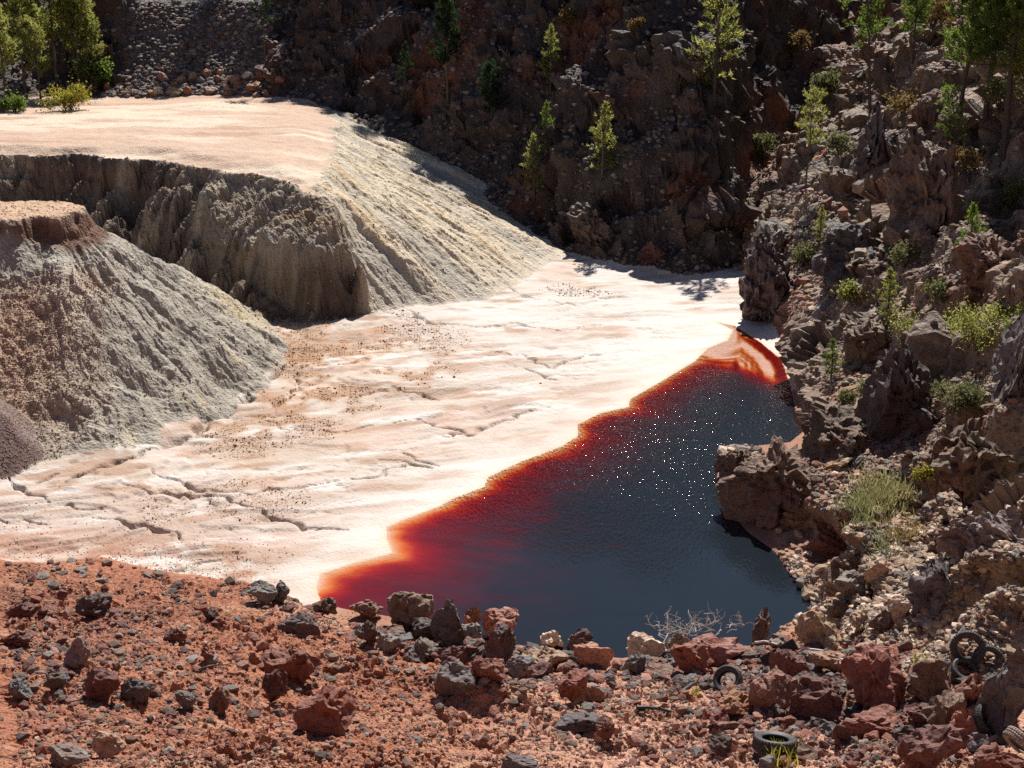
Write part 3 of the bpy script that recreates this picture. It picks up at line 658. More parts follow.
#  px, py, w, h, colour, label
HERO = [
 (410, 612, 50, 44, 'brown', 'large dark brown boulder at the pond edge, left of the grey-topped upright one'),
 (448, 624, 36, 50, 'slate', 'upright black boulder with a grey top at the pond edge'),
 (472, 617, 20, 22, 'rust', 'small orange rust boulder right behind the grey-topped upright one at the pond edge'),
 (501, 621, 38, 24, 'pink', 'pale orange boulder with a cream tip at the pond edge'),
 (499, 648, 36, 46, 'dark', 'dark rounded boulder in front of the pale orange one at the pond edge'),
 (471, 634, 24, 22, 'grey', 'small grey boulder wedged between the black upright one and the dark rounded one'),
 (427, 627, 32, 22, 'dark', 'squat dark stone at the foot of the large dark brown boulder'),
 (366, 611, 34, 22, 'brown', 'first brown boulder on the shore at the left tip of the dark water'),
 (368, 634, 20, 28, 'dark', 'narrow dark standing stone below the left tip of the pond'),
 (388, 644, 26, 18, 'grey', 'grey rounded stone beside the narrow dark standing stone'),
 (461, 653, 40, 20, 'dkred', 'flat dark reddish boulder below the grey-topped upright one'),
 (424, 650, 32, 22, 'grey', 'grey broken stone below the large dark brown boulder'),
 (455, 680, 44, 36, 'grey', 'pale grey blocky boulder sitting on the red slope below the pond edge pile'),
 (487, 672, 38, 30, 'red', 'reddish boulder touching the right side of the pale grey blocky one'),
 (521, 668, 32, 22, 'slate', 'dark slate boulder with a pale top under the tan slab'),
 (543, 660, 54, 24, 'tan', 'long tan slab leaning over the dark slate boulder', ),
 (552, 639, 24, 17, 'cream', 'cream stone standing in the water off the boulder pile'),
 (581, 641, 30, 24, 'dark', 'dark brown boulder at the water edge right of the cream stone'),
 (594, 656, 42, 28, 'pink', 'pink blocky boulder in front of the dark brown one at the water edge'),
 (574, 688, 34, 30, 'red', 'dark red wedge boulder below the pink blocky one'),
 (590, 692, 32, 20, 'pink', 'flat faced pink stone leaning on the dark red wedge'),
 (648, 648, 46, 30, 'cream', 'cream brown boulder at the shore below the white dead twigs'),
 (634, 664, 26, 22, 'slate', 'slate grey boulder in front of the cream brown one'),
 (676, 640, 24, 22, 'grey', 'grey stone at the shore next to the white dead twigs'),
 (692, 658, 44, 34, 'red', 'red boulder left of the shore tyre'),
 (722, 652, 74, 26, 'pink', 'long flat pinkish rock lying along the shore above the tyre'),
 (761, 626, 20, 34, 'brown', 'brown post-like rock standing up at the water edge'),
 (790, 670, 46, 44, 'dkred', 'dark reddish boulder under the charred plank'),
 (774, 690, 54, 38, 'pink', 'big pinkish boulder just right of the shore tyre'),
 (738, 706, 42, 24, 'rust', 'rust brown mottled boulder on red soil below the shore tyre'),
 (803, 690, 40, 30, 'dark', 'dark boulder between the big pinkish one and the leaning red one'),
 (815, 698, 64, 42, 'dkred', 'wide dark red slab at the foot of the leaning red boulder'),
 (877, 686, 62, 72, 'red', 'tall red boulder leaning left in the rubble below the tan scree'),
 (930, 680, 54, 48, 'brown', 'brown boulder with a pale sloping top left of the stacked tyres'),
 (968, 690, 34, 38, 'red', 'reddish boulder under the stacked tyres'),
 (1008, 690, 56, 92, 'slate', 'big dark boulder with a pale pitted top at the right edge beside the stacked tyres'),
 (872, 727, 66, 28, 'red', 'long low red rock below the tall leaning red boulder'),
 (934, 748, 72, 58, 'dkred', 'big dark maroon boulder at the bottom below the long low red rock'),
 (945, 715, 42, 42, 'brown', 'brown boulder just above the big dark maroon one'),
 (918, 716, 30, 26, 'dkred', 'small dark red stone left of the brown boulder above the maroon one'),
 (968, 722, 44, 36, 'pink', 'pink faced rock under the shaded tyre near the right edge'),
 (1000, 760, 60, 34, 'red', 'red rock in the bottom right corner'),
 (843, 733, 20, 20, 'dkred', 'small dark red cube-like stone left of the long low red rock'),
 (820, 632, 46, 44, 'tan', 'big tan boulder with a white patch at the right corner of the pond'),
 (840, 610, 26, 20, 'brown', 'smooth brown block above the big tan boulder'),
 (851, 588, 38, 30, 'grey', 'pale grey block topping the tan scree by the pond'),
 (874, 570, 26, 20, 'tan', 'tan block above the pale grey one at the head of the scree'),
 (860, 625, 22, 26, 'tan', 'upright tan block in the scree right of the smooth brown one'),
 (880, 622, 24, 26, 'brown', 'brown scree block right of the upright tan one'),
 (898, 612, 22, 26, 'cream', 'cream scree block under the shaded grey ledge'),
 (855, 672, 18, 34, 'cream', 'white narrow slab standing left of the tall leaning red boulder'),
 (826, 662, 40, 24, 'tan', 'pale tan rock below the big tan boulder'),
 (75, 653, 24, 38, 'grey', 'pointed grey stone standing up on the red slope'),
 (92, 606, 40, 24, 'dark', 'dark rough stone half buried high on the red slope'),
 (100, 686, 40, 34, 'dkred', 'dark maroon stone lying below the pointed grey one'),
 (137, 692, 34, 28, 'slate', 'slate grey stone right of the dark maroon one on the red slope'),
 (58, 680, 26, 22, 'slate', 'small slate stone left of the dark maroon one'),
 (186, 700, 22, 22, 'slate', 'dark slate stone with pale chips midway on the red slope'),
 (219, 700, 22, 26, 'brown', 'brown stone right of the dark slate one midway on the red slope'),
 (110, 744, 36, 26, 'tan', 'tan faced stone near the bottom of the red slope'),
 (70, 756, 46, 24, 'grey', 'grey slab at the bottom left of the red slope'),
 (275, 686, 28, 34, 'dkred', 'dark red rock face next to the big red outcrop stone on the slope'),
 (325, 712, 64, 50, 'red', 'biggest red rock lump bulging from the middle of the red slope'),
 (292, 668, 58, 40, 'red', 'red rock rising behind the biggest red lump on the slope'),
 (175, 634, 26, 14, 'dkred', 'small dark red stone alone on the smooth upper slope'),
 (208, 655, 14, 16, 'red', 'small red stone below the pair of dark rocks on the slope'),
 (211, 614, 16, 12, 'dark', 'small dark stone on the smooth upper slope right of centre of the tan bare patch'),
 (262, 594, 32, 22, 'grey', 'grey boulder group stone by the tan bank left of the pond'),
 (281, 592, 18, 20, 'slate', 'slate stone leaning beside the grey bank boulder left of the pond'),
 (300, 625, 44, 22, 'dark', 'dark rough rock below the left tip of the pond'),
 (325, 606, 26, 18, 'brown', 'brown stone at the very left tip of the pond'),
 (720, 745, 26, 18, 'dark', 'dark wedge stone left of the flat-lying tyre'),
 (583, 722, 58, 20, 'slate', 'long dark slab lying on open red soil in the centre'),
 (605, 730, 20, 26, 'dkred', 'dark end block touching the long slab on open red soil'),
 (520, 765, 40, 20, 'slate', 'dark stone at the bottom edge below the centre'),
 (18, 690, 26, 22, 'slate', 'slate stone on the slope near the left edge'),
 (22, 610, 34, 16, 'dkred', 'dark red ledge stone at the top of the red slope near the left edge'),
 (18, 640, 34, 18, 'dkred', 'dark red stone under the ledge stone near the left edge'),
]
HREF = []
for a in HERO:
    px, py, w_, h_, kd, lab = a[:6]
    q = lab
    for cut in (' at the', ' at ', ',', ' right behind', ' with', ' in ', ' wedged', ' on ', ' below', ' beside', ' sitting', ' touching', ' under', ' leaning', ' standing', ' right ', ' left ', ' lying', ' between', ' near', ' just', ' topping', ' above', ' half', ' midway', ' next', ' bulging', ' rising', ' alone', ' by ', ' first', ' off '):
        k = q.find(cut)
        if k > 8: q = q[:k]
    HREF.append((px, py, q))
    boulder(px, py, w_, h_, kd, lab, group='boulders of the near slope and shore')
OUT = [
 (597, 232, 62, 56, 'dark', 'dark lumpy boulder standing alone where the flat meets the pit wall', 5, .08, 0),
 (775, 492, 122, 104, 'brown', 'large pink-edged rock outcrop jutting into the pond', 5, .085, .05),
 (764, 286, 56, 104, 'dark', 'tall dark rock buttress above the pond inlet', 5, .09, .05),
 (738, 468, 46, 40, 'brown', 'small pink brown rock knob at the tip of the jutting outcrop', 5, .08, .04),
 (1012, 372, 46, 120, 'slate', 'pointed grey rock spire at the right edge', 5, .06, .06),
 (928, 200, 84, 110, 'brown', 'big brown rock bluff below the tall pines', 5, .09, .06),
 (905, 400, 80, 110, 'dark', 'dark overhanging outcrop above the green grass patch', 5, .09, .05),
 (775, 243, 42, 44, 'grey', 'pale grey slab tilted on the slope above the inlet', 4, .05, .05),
 (655, 254, 40, 26, 'dkred', 'red brown rock bank foot beside the pale flat', 4, .08, .05),
 (845, 262, 70, 70, 'slate', 'slate coloured ledge block in the middle of the rocky hillside', 5, .085, .08),
 (880, 150, 54, 90, 'dark', 'dark cleft block beside the slim pine on the hillside', 5, .085, .08),
 (970, 470, 110, 90, 'brown', 'broad brown outcrop right of the green grass patch', 5, .085, .05),
 (985, 545, 90, 70, 'grey', 'pale grey ledge near the right edge above the scree', 5, .08, .05),
 (940, 590, 70, 62, 'slate', 'shaded grey ledge over the tan scree', 5, .08, .06),
 (862, 345, 44, 50, 'brown', 'brown rock step right of the small bushy pine', 4, .08, .05),
 (985, 265, 70, 60, 'brown', 'brown rock shelf beside the hillside sapling', 5, .08, .06),
 (838, 440, 70, 56, 'brown', 'brown broken rock above the jutting outcrop', 5, .09, .05),
]
for px, py, w_, h_, kd, lab, sb, rg, ly in OUT:
    boulder(px, py, w_, h_, kd, lab, group='outcrops of the pit walls', sub=sb, name='rock_outcrop', cat='rock outcrop', mat=M_OUTCROP, rough=rg, layered=ly, cuts=12, deepf=1.15, back=.45)

for px, py, w_, h_, kd, lab, *_ in OUT:
    q = lab
    for cut in (' standing', ' jutting', ' above', ' at the', ' below', ' tilted', ' foot', ' in the', ' beside', ' right of', ' near', ' over'):
        k = q.find(cut)
        if k > 8: q = q[:k]
    HREF.append((px, py, q))
# loose stones one can still count: shared shapes, one object each
SH = []
for i in range(10):
    V, F = rock_np(3, 900 + i, 10, .06); SH.append((V, F))
SHM = [mesh_np('stone', V, F) for V, F in SH]
for me in SHM: me.materials.append(M_BOULDER)
def stone(i, size, kind, label, cat, group, r, lift=.22, flat=.7, name='stone'):
    o = bpy.data.objects.new(name, SHM[r.integers(10)]); COL.objects.link(o)
    sc = size * np.array([1, r.uniform(.7, 1.1), flat * r.uniform(.8, 1.2)])
    o.scale = sc; o.rotation_euler = (r.uniform(-.4, .4), r.uniform(-.4, .4), r.uniform(0, 6.3))
    o.location = P[i] + np.array([0, 0, (lift - .12) * sc[2]])
    o.color = jit(RC[kind], r); tag(o, label, cat, group); return o
USED = set()
KW = {'red': 'red', 'dkred': 'maroon', 'dark': 'dark', 'slate': 'slate grey', 'brown': 'brown', 'pink': 'pinkish', 'grey': 'grey', 'tan': 'tan', 'cream': 'cream', 'rust': 'rusty'}
def own_label(i, pxs, kind, noun, where):
    x, y = float(pxv[i]), float(pyv[i]); sz = 'tiny' if pxs < 10 else 'small' if pxs < 14 else 'medium' if pxs < 19 else 'larger'
    near = sorted(HREF, key=lambda h: (h[0] - x) ** 2 + (h[1] - y) ** 2)[:12]
    for h in near:
        dx, dy = x - h[0], y - h[1]
        rel = ('right of' if dx > 0 else 'left of') if abs(dx) > abs(dy) else ('below' if dy > 0 else 'above')
        how = '' if math.hypot(dx, dy) < 60 else 'well '
        l = ' '.join(f'{sz} {KW[kind]} {noun} {where} {how}{rel} the {h[2]}'.split()[:16])
        if l not in USED: break
    USED.add(l); return l
def pick(n, prob, seed):
    """n visible ground points drawn with a weight per ground point"""
    r = np.random.default_rng(seed); c = np.nonzero(VISIBLE & (prob > 0))[0]; p = prob[c].astype(np.float64); p /= p.sum()
    return r.choice(c, size=min(n, len(c)), replace=False, p=p), r
def gauss(cx, cy, sx_, sy_, k=1.0): return k * np.exp(-((pxv - cx) / sx_) ** 2 - ((pyv - cy) / sy_) ** 2)
area = (dpv ** 2).astype(np.float32)
ids, r = pick(34, (reg == 1) * ((pyv > 600) + 0.2), 31)
for i in ids:
    u, kd = r.uniform(8, 16), str(r.choice(['red', 'dkred', 'red', 'brown', 'pink']))
    stone(i, dpv[i] * u / FPX, kd, own_label(i, u, kd, 'stone', 'on red soil'), 'stone', 'loose stones on the red slope', r)
ids, r = pick(150, (reg == 1) * (gauss(430, 640, 70, 20, 1.5) + gauss(600, 665, 100, 20, 1.5) + gauss(760, 690, 90, 40) + gauss(900, 720, 110, 50)), 32)
for i in ids:
    u, kd = r.uniform(13, 29), str(r.choice(['red', 'dkred', 'dark', 'dark', 'brown', 'slate', 'dkred']))
    stone(i, dpv[i] * u / FPX, kd, own_label(i, u, kd, 'stone', 'in the shore rubble'), 'stone', 'stones of the shore rubble', r, .3)
ids, r = pick(34, (pyv > 62) * (pyv < 98) * (gauss(245, 84, 22, 10, 2.) + gauss(160, 85, 50, 9)) * ((reg == 3) | (reg == 4)), 33)
for i in ids:
    u, kd = r.uniform(7, 15), str(r.choice(['cream', 'tan', 'rust', 'pink']))
    stone(i, dpv[i] * u / FPX, kd, own_label(i, u, kd, 'fallen block', 'behind the mesa'), 'stone', 'fallen blocks behind the mesa', r, .3, .9)
ids, r = pick(70, ((reg == 2) | (reg == 1)) * (gauss(890, 600, 40, 45) + gauss(950, 520, 60, 28, .6) + gauss(840, 640, 26, 26) + gauss(900, 640, 50, 20, .6)), 34)
for i in ids:
    u, kd = r.uniform(8, 18), str(r.choice(['tan', 'tan', 'cream', 'grey', 'brown']))
    stone(i, dpv[i] * u / FPX, kd, own_label(i, u, kd, 'block', 'in the tan scree'), 'stone', 'blocks of the tan scree', r, .3, .9)

SLABS = []
for i in range(8):
    V, F = rock_np(3, 1500 + i, 12, .07, .05, (1.7, 1.0, .5)); me = mesh_np('tilted_rock', V, F); me.materials.append(M_OUTCROP); SLABS.append(me)
ids, r = pick(75, (reg == 2) * (pyv < 520) * (pxv > 730) * (1.2 * gauss(860, 180, 70, 60) + gauss(920, 330, 80, 80) + gauss(790, 270, 40, 60) + .5) * (N[:, 2] > .45), 35)
for i in ids:
    u, kd = r.uniform(14, 34), str(r.choice(['brown', 'grey', 'tan', 'brown', 'slate', 'rust'])); k = u * dpv[i] / FPX
    o = bpy.data.objects.new('tilted_rock', SLABS[r.integers(8)]); COL.objects.link(o)
    o.scale = (k, k * r.uniform(.6, .9), k * r.uniform(.22, .42)); o.rotation_euler = (r.uniform(-.25, .1), -RAD(r.uniform(22, 48)), r.uniform(-.35, .35))
    o.location = P[i] + N[i] * k * .04; o.color = jit(RC[kd], r)
    tag(o, own_label(i, u * .7, kd, 'tilted slab', 'on the rocky hillside'), 'tilted rock', 'tilted slabs of the rocky hillside')

# rubble too small and too many to count
ICO0 = ICO[1]
LOW = [rock_np(1, 1200 + i, 8, .05)[0] for i in range(12)]
LOWF = ICO[1][1]
bm = bmesh.new(); bmesh.ops.create_icosphere(bm, subdivisions=1, radius=1); bm.free()
def icosa():
    p = (1 + 5 ** .5) / 2
    V = np.array([(-1, p, 0), (1, p, 0), (-1, -p, 0), (1, -p, 0), (0, -1, p), (0, 1, p), (0, -1, -p), (0, 1, -p), (p, 0, -1), (p, 0, 1), (-p, 0, -1), (-p, 0, 1)], np.float32) / 3.8
    F = np.array([(0, 11, 5), (0, 5, 1), (0, 1, 7), (0, 7, 10), (0, 10, 11), (1, 5, 9), (5, 11, 4), (11, 10, 2), (10, 7, 6), (7, 1, 8), (3, 9, 4), (3, 4, 2), (3, 2, 6), (3, 6, 8), (3, 8, 9), (4, 9, 5), (2, 4, 11), (6, 2, 10), (8, 6, 7), (9, 8, 1)], np.int32)
    return V, F
TV, TF = icosa()
TINY = [TV * (1 + np.random.default_rng(k).uniform(-.3, .3, (12, 3))).astype(np.float32) for k in range(12)]
def rubble(name, ids, sizes, cols, r, label, shapes, faces, flat=.75, lift=.15):
    n = len(ids); nv = len(shapes[0]); sh_ = np.stack(shapes)[r.integers(0, len(shapes), n)]
    sc = sizes[:, None] * np.stack([r.uniform(.7, 1.3, n), r.uniform(.7, 1.3, n), flat * r.uniform(.6, 1.2, n)], 1)
    V = sh_ * sc[:, None, :]
    # full random turn about z, some tilt
    a = r.uniform(0, 6.28, n); b = r.uniform(-.6, .6, n)
    ca, sa, cb, sb = np.cos(a), np.sin(a), np.cos(b), np.sin(b)
    x, y, z = V[..., 0], V[..., 1], V[..., 2]
    y, z = y * cb[:, None] - z * sb[:, None], y * sb[:, None] + z * cb[:, None]
    x, y = x * ca[:, None] - y * sa[:, None], x * sa[:, None] + y * ca[:, None]
    V = np.stack([x, y, z], -1) + (P[ids] + np.stack([np.zeros(n), np.zeros(n), lift * sc[:, 2]], 1))[:, None, :]
    F = (faces[None] + (np.arange(n) * nv)[:, None, None]).reshape(-1, 3)
    pal = np.array([RC[c] for c in cols], np.float32)[r.integers(0, len(cols), n)] * r.uniform(.75, 1.3, (n, 1))
    o = link(name, mesh_np(name, V.reshape(-1, 3), F, np.repeat(pal, nv, 0)), M_RUBBLE)
    tag(o, label, None, None, 'stuff'); return o
ids, r = pick(24000, (reg == 1) * (0.35 + sstep(-.3, .6, n1 + .5 * n3)) * sstep(540, 640, pyv), 41)
rubble('gravel', ids, r.lognormal(math.log(.038), .55, len(ids)), ['red', 'red', 'dkred', 'pink', 'pink', 'brown', 'tan'], r, 'loose red gravel on the near slope', TINY, TF)
SHORE = (reg == 1) * (0.10 + gauss(450, 655, 90, 24) + gauss(600, 670, 90, 24) + gauss(760, 690, 100, 40) + gauss(920, 720, 120, 50) + gauss(60, 660, 90, 60, .25))
ids, r = pick(1700, SHORE, 42)
rubble('rubble', ids, dpv[ids] / FPX * r.uniform(7, 13, len(ids)), ['red', 'dkred', 'brown', 'grey', 'pink', 'dark'], r, 'rubble band between red soil and water', LOW, LOWF)
ids, r = pick(4500, SHORE, 52)
rubble('rubble', ids, dpv[ids] / FPX * r.uniform(2, 7, len(ids)), ['red', 'dkred', 'brown', 'grey', 'pink', 'dark'], r, 'small broken stone between red soil and water', TINY, TF)
SCREE = ((reg == 2) | ((reg == 0) & (LY['dl'] > 3) & ~LY['ins'])) * (gauss(800, 585, 14, 34, 1.2) + gauss(735, 455, 16, 10, 1.5) + gauss(890, 600, 45, 55, 2.) + gauss(960, 525, 70, 30, 1.6) + gauss(840, 640, 30, 26, 2) + gauss(1000, 600, 60, 60, .4))
ids, r = pick(1900, SCREE, 43)
rubble('rubble', ids, dpv[ids] / FPX * r.uniform(6, 12, len(ids)), ['tan', 'tan', 'cream', 'grey', 'brown'], r, 'tan scree rubble by the right corner of the pond', LOW, LOWF)
ids, r = pick(6000, SCREE, 53)
rubble('rubble', ids, dpv[ids] / FPX * r.uniform(1.5, 6.5, len(ids)), ['tan', 'tan', 'cream', 'grey', 'brown'], r, 'fine tan scree by the right corner of the pond', TINY, TF)
outc_all = np.zeros(len(P), np.float32); mm = (reg == 2) | (reg == 3); outc_all[mm] = outc
ids, r = pick(12000, (reg == 2) * (1.08 - outc_all) ** 2, 44)
rubble('rubble', ids, dpv[ids] / FPX * np.clip(r.lognormal(math.log(3.0), .55, len(ids)), 1.2, 12), ['brown', 'brown', 'grey', 'tan', 'tan', 'pink'], r, 'loose broken rock over the sunlit hillside', TINY, TF)
ids, r = pick(4200, (reg == 3) * (0.15 + 3 * LY['scree'] + .5 * (1 - outc_all)), 45)
rubble('rubble', ids, dpv[ids] / FPX * r.uniform(2, 7, len(ids)), ['slate', 'grey', 'dark', 'brown'], r, 'loose grey scree on the back wall of the pit', TINY, TF)
ids, r = pick(1200, ((reg == 0) & ~LY['ins']) * np.exp(-np.maximum(-LY['s'], 0) / 1.2) * sstep(1.0, 2.5, LY['dl']), 56)
rubble('gravel', ids, dpv[ids] / FPX * r.uniform(.5, 1.7, len(ids)), ['red', 'pink', 'rust', 'pink'], r, 'red gravel spilt from the near slope onto the pale flat', TINY, TF)
ids, r = pick(9000, ((reg == 0) & ~LY['ins']) * np.maximum(brown - .22, 0) * sstep(-.1, .4, n1 + .6 * n2) * (sh > 1.0), 46)
rubble('gravel', ids, dpv[ids] / FPX * np.clip(r.lognormal(math.log(.75), .5, len(ids)), .35, 2.6), ['rust', 'tan', 'tan', 'cream', 'pink'], r, 'brown gravel patches strewn over the pale flat', TINY, TF)
ids, r = pick(5200, ((reg == 5) | (reg == 6) | ((reg == 4) & ~LY['ptop'])) * (0.06 + redm * 3 + .12 * (reg == 4) * (1 - LY['kk'])) * (1 - .9 * (reg == 4) * LY['kk']) , 47)
rubble('gravel', ids, dpv[ids] / FPX * r.uniform(.6, 2.3, len(ids)), ['rust', 'tan', 'tan', 'pink', 'tan'], r, 'gravel shed down the sides of the spoil heaps', TINY, TF)

# ------------------------------------------------------------------ plants
def leaf_material(name, base, trans, vary=.35):
    m, t, out = newmat(name)
    b = nd(t, 'ShaderNodeBsdfDiffuse'); tl = nd(t, 'ShaderNodeBsdfTranslucent'); at = nd(t, 'ShaderNodeAttribute', attribute_name='tint')
    a = nd(t, 'ShaderNodeMix', data_type='RGBA', blend_type='MULTIPLY', i_0=1.0); a.inputs[7].default_value = (*base, 1); t.links.new(at.outputs['Color'], a.inputs[6])
    c = nd(t, 'ShaderNodeMix', data_type='RGBA', blend_type='MULTIPLY', i_0=1.0); c.inputs[7].default_value = (*trans, 1); t.links.new(at.outputs['Color'], c.inputs[6])
    t.links.new(a.outputs[2], b.inputs[0]); t.links.new(c.outputs[2], tl.inputs[0])
    mxs = nd(t, 'ShaderNodeMixShader', i_0=.45); t.links.new(b.outputs[0], mxs.inputs[1]); t.links.new(tl.outputs[0], mxs.inputs[2]); t.links.new(mxs.outputs[0], out.inputs[0])
    return m
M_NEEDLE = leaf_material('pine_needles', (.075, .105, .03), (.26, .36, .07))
M_NEEDLE_Y = leaf_material('sun_brightened_needles', (.13, .14, .045), (.48, .49, .14))  # brighter copy of the needles, sunlight put into the colour
M_DIM = leaf_material('shade_tinted_needles', (.030, .050, .028), (.045, .075, .030))  # darkened copy of the needles, shade put into the colour
M_SHRUB = leaf_material('grey_green_leaves', (.15, .15, .08), (.24, .25, .11))
M_GRASS = leaf_material('dry_grass', (.19, .17, .08), (.36, .33, .14))
M_WEED = leaf_material('yellow_weed', (.24, .22, .04), (.44, .40, .07))
M_ORANGE = leaf_material('rusty_leaves', (.17, .12, .05), (.30, .20, .08))
m, t, out = newmat('pine_bark'); b = nd(t, 'ShaderNodeBsdfPrincipled'); b.inputs['Roughness'].default_value = .9
geo = nd(t, 'ShaderNodeNewGeometry'); n_ = nd(t, 'ShaderNodeTexNoise', i_Scale=18.0, i_Detail=4.0); t.links.new(geo.outputs['Position'], n_.inputs['Vector'])
r_ = ramp(t, [(.3, (.035, .025, .02)), (.7, (.13, .095, .07))]); t.links.new(n_.outputs[0], r_.inputs[0]); t.links.new(r_.outputs[0], b.inputs['Base Color']); t.links.new(b.outputs[0], out.inputs[0])
M_BARK = m
m, t, out = newmat('bleached_wood'); b = nd(t, 'ShaderNodeBsdfPrincipled'); b.inputs['Roughness'].default_value = .8
geo = nd(t, 'ShaderNodeNewGeometry'); n_ = nd(t, 'ShaderNodeTexNoise', i_Scale=30.0, i_Detail=4.0); t.links.new(geo.outputs['Position'], n_.inputs['Vector'])
r_ = ramp(t, [(.3, (.50, .45, .41)), (.7, (.78, .73, .68))]); t.links.new(n_.outputs[0], r_.inputs[0]); t.links.new(r_.outputs[0], b.inputs['Base Color']); t.links.new(b.outputs[0], out.inputs[0])
M_WOOD = m

class Tris:
    def __init__(s): s.v = []; s.f = []; s.c = []; s.n = 0
    def tube(s, pts, rad, k=5, col=(1, 1, 1)):
        pts = np.asarray(pts, float); n = len(pts); rings = []
        for i in range(n):
            t_ = pts[min(i + 1, n - 1)] - pts[max(i - 1, 0)]; t_ /= np.linalg.norm(t_) + 1e-9
            u = np.cross(t_, (0.3, 0.9, 0.1) if abs(t_[2]) > .8 else (0, 0, 1)); u /= np.linalg.norm(u) + 1e-9; v = np.cross(t_, u)
            a = np.arange(k) * 2 * pi / k
            rings.append(pts[i] + rad[i] * (np.outer(np.cos(a), u) + np.outer(np.sin(a), v)))
        V = np.concatenate(rings); F = []
        for i in range(n - 1):
            for j in range(k):
                a0, a1, b0, b1 = i * k + j, i * k + (j + 1) % k, (i + 1) * k + j, (i + 1) * k + (j + 1) % k
                F += [(a0, a1, b1), (a0, b1, b0)]
        for j in range(1, k - 1): F += [(0, j + 1, j), ((n - 1) * k, (n - 1) * k + j, (n - 1) * k + j + 1)]
        s.add(V, np.array(F), np.tile(col, (len(V), 1)))
    def add(s, V, F, c):
        s.v.append(V); s.f.append(F + s.n); s.c.append(c); s.n += len(V)
    def mesh(s, name):
        return mesh_np(name, np.concatenate(s.v), np.concatenate(s.f), np.concatenate(s.c))
def needles(T, cs, axes, r, n=11, ln=.17, wd=.022, spread=.9, shade=None):
    """tufts of needles: thin triangles fanned about each shoot axis"""
    cs = np.repeat(cs, n, 0); ax = np.repeat(axes, n, 0); k = len(cs)
    d = ax + r.normal(0, spread, (k, 3)) * .75; d /= np.linalg.norm(d, axis=1, keepdims=True) + 1e-9
    sd_ = np.cross(d, r.normal(size=(k, 3))); sd_ /= np.linalg.norm(sd_, axis=1, keepdims=True) + 1e-9
    L = ln * r.uniform(.7, 1.25, (k, 1)); c0 = cs + r.normal(0, ln * .25, (k, 3))
    V = np.stack([c0 - sd_ * wd, c0 + sd_ * wd, c0 + d * L], 1).reshape(-1, 3)
    col = r.uniform(.7, 1.25, (k, 1)) * np.array([1, 1, 1]) * (1 + r.uniform(-.12, .12, (k, 3)))
    if shade is not None: col = col * np.repeat(shade, n)[:, None]
    T.add(V, np.arange(3 * k).reshape(-1, 3), np.repeat(col, 3, 0))
def pine(seed, h, spread, cb, nb, shape='cone', lean=.03, tn=9, tufts=7, ln=.17, wd=.024, trunk_r=.018):
    """meshes of one pine, base at the origin: trunk with limbs, crown of needle tufts"""
    r = np.random.default_rng(seed); B = Tris(); T = Tris()
    n = 9; z = np.linspace(0, 1, n); off = np.cumsum(r.normal(0, lean, (n, 2)), 0) * h * .25; off -= off[0]
    pts = np.concatenate([off * z[:, None] + 0, (z * h)[:, None]], 1); pts[0, 2] -= .35
    B.tube(pts, h * trunk_r * (1 - .88 * z) + .006, 6)
    C = []; A = []; SHD = []
    for i in range(nb):
        f = cb + (1 - cb) * ((i + r.uniform(0, 1)) / nb) ** .9
        p0 = np.array([np.interp(f * h, pts[:, 2], pts[:, k]) for k in range(2)] + [f * h])
        q = (f - cb) / (1 - cb)
        if shape == 'cone': L = spread * (1.02 - q) ** .75 * (.55 + .45 * min(1, q * 5))
        else: L = spread * math.sqrt(max(.05, 1 - (q * 1.25 - .45) ** 2 * 1.2))
        L *= r.uniform(.55, 1.15); az = r.uniform(0, 6.283); el = r.uniform(-.05, .5) + q * .5
        d = np.array([cos(az) * cos(el), sin(az) * cos(el), sin(el)])
        m_ = 5; tt = np.linspace(0, 1, m_)[:, None]
        bp = p0 + d * L * tt + np.array([0, 0, 1.]) * (tt ** 2) * L * r.uniform(.05, .3) + r.normal(0, .03 * L, (m_, 3)) * tt
        B.tube(bp, np.linspace(.010 * h ** .5 * (1 - .6 * q) + .003, .004, m_), 4)
        k = max(2, int(tufts * L / spread + 1)); s_ = r.uniform(.28, 1.03, k) ** .8
        c = np.stack([np.interp(s_, tt[:, 0], bp[:, j]) for j in range(3)], 1) + r.normal(0, .10 * L + .03, (k, 3)) * np.array([1, 1, .6])
        C.append(c); A.append(np.tile(d * .8 + np.array([0, 0, .55]), (k, 1))); SHD.append(np.full(k, r.uniform(.8, 1.2)))
    C.append(pts[-1] + np.array([[0, 0, -.05], [0, 0, -.2], [0, 0, .05]])); A.append(np.tile([0, 0, 1.], (3, 1))); SHD.append(np.ones(3))
    needles(T, np.concatenate(C), np.concatenate(A), r, tn, ln, wd, shade=np.concatenate(SHD))
    return B.mesh('trunk'), T.mesh('crown')
PINES = {
 'young': [(3.6, pine(s_, 3.6, 1.0, .06, 56, 'cone', tn=10, tufts=6)) for s_ in (1, 2, 3)],
 'slim': [(6.5, pine(s_, 6.5, 1.05, .45, 46, 'round', .06, tn=10, tufts=7, trunk_r=.011)) for s_ in (4, 5)],
 'tall': [(9.5, pine(s_, 9.5, 1.9, .28, 130, 'round', .06, tn=12, tufts=10, ln=.24, wd=.03, trunk_r=.014)) for s_ in (6, 7, 8)],
 'bushy': [(8.0, pine(s_, 8.0, 1.45, .34, 80, 'round', .06, tn=11, tufts=9, ln=.26, wd=.04, trunk_r=.014)) for s_ in (9, 10, 11)],
}
for ms in PINES.values():
    for _, (a, b) in ms: a.materials.append(M_BARK)
_pn = [0]
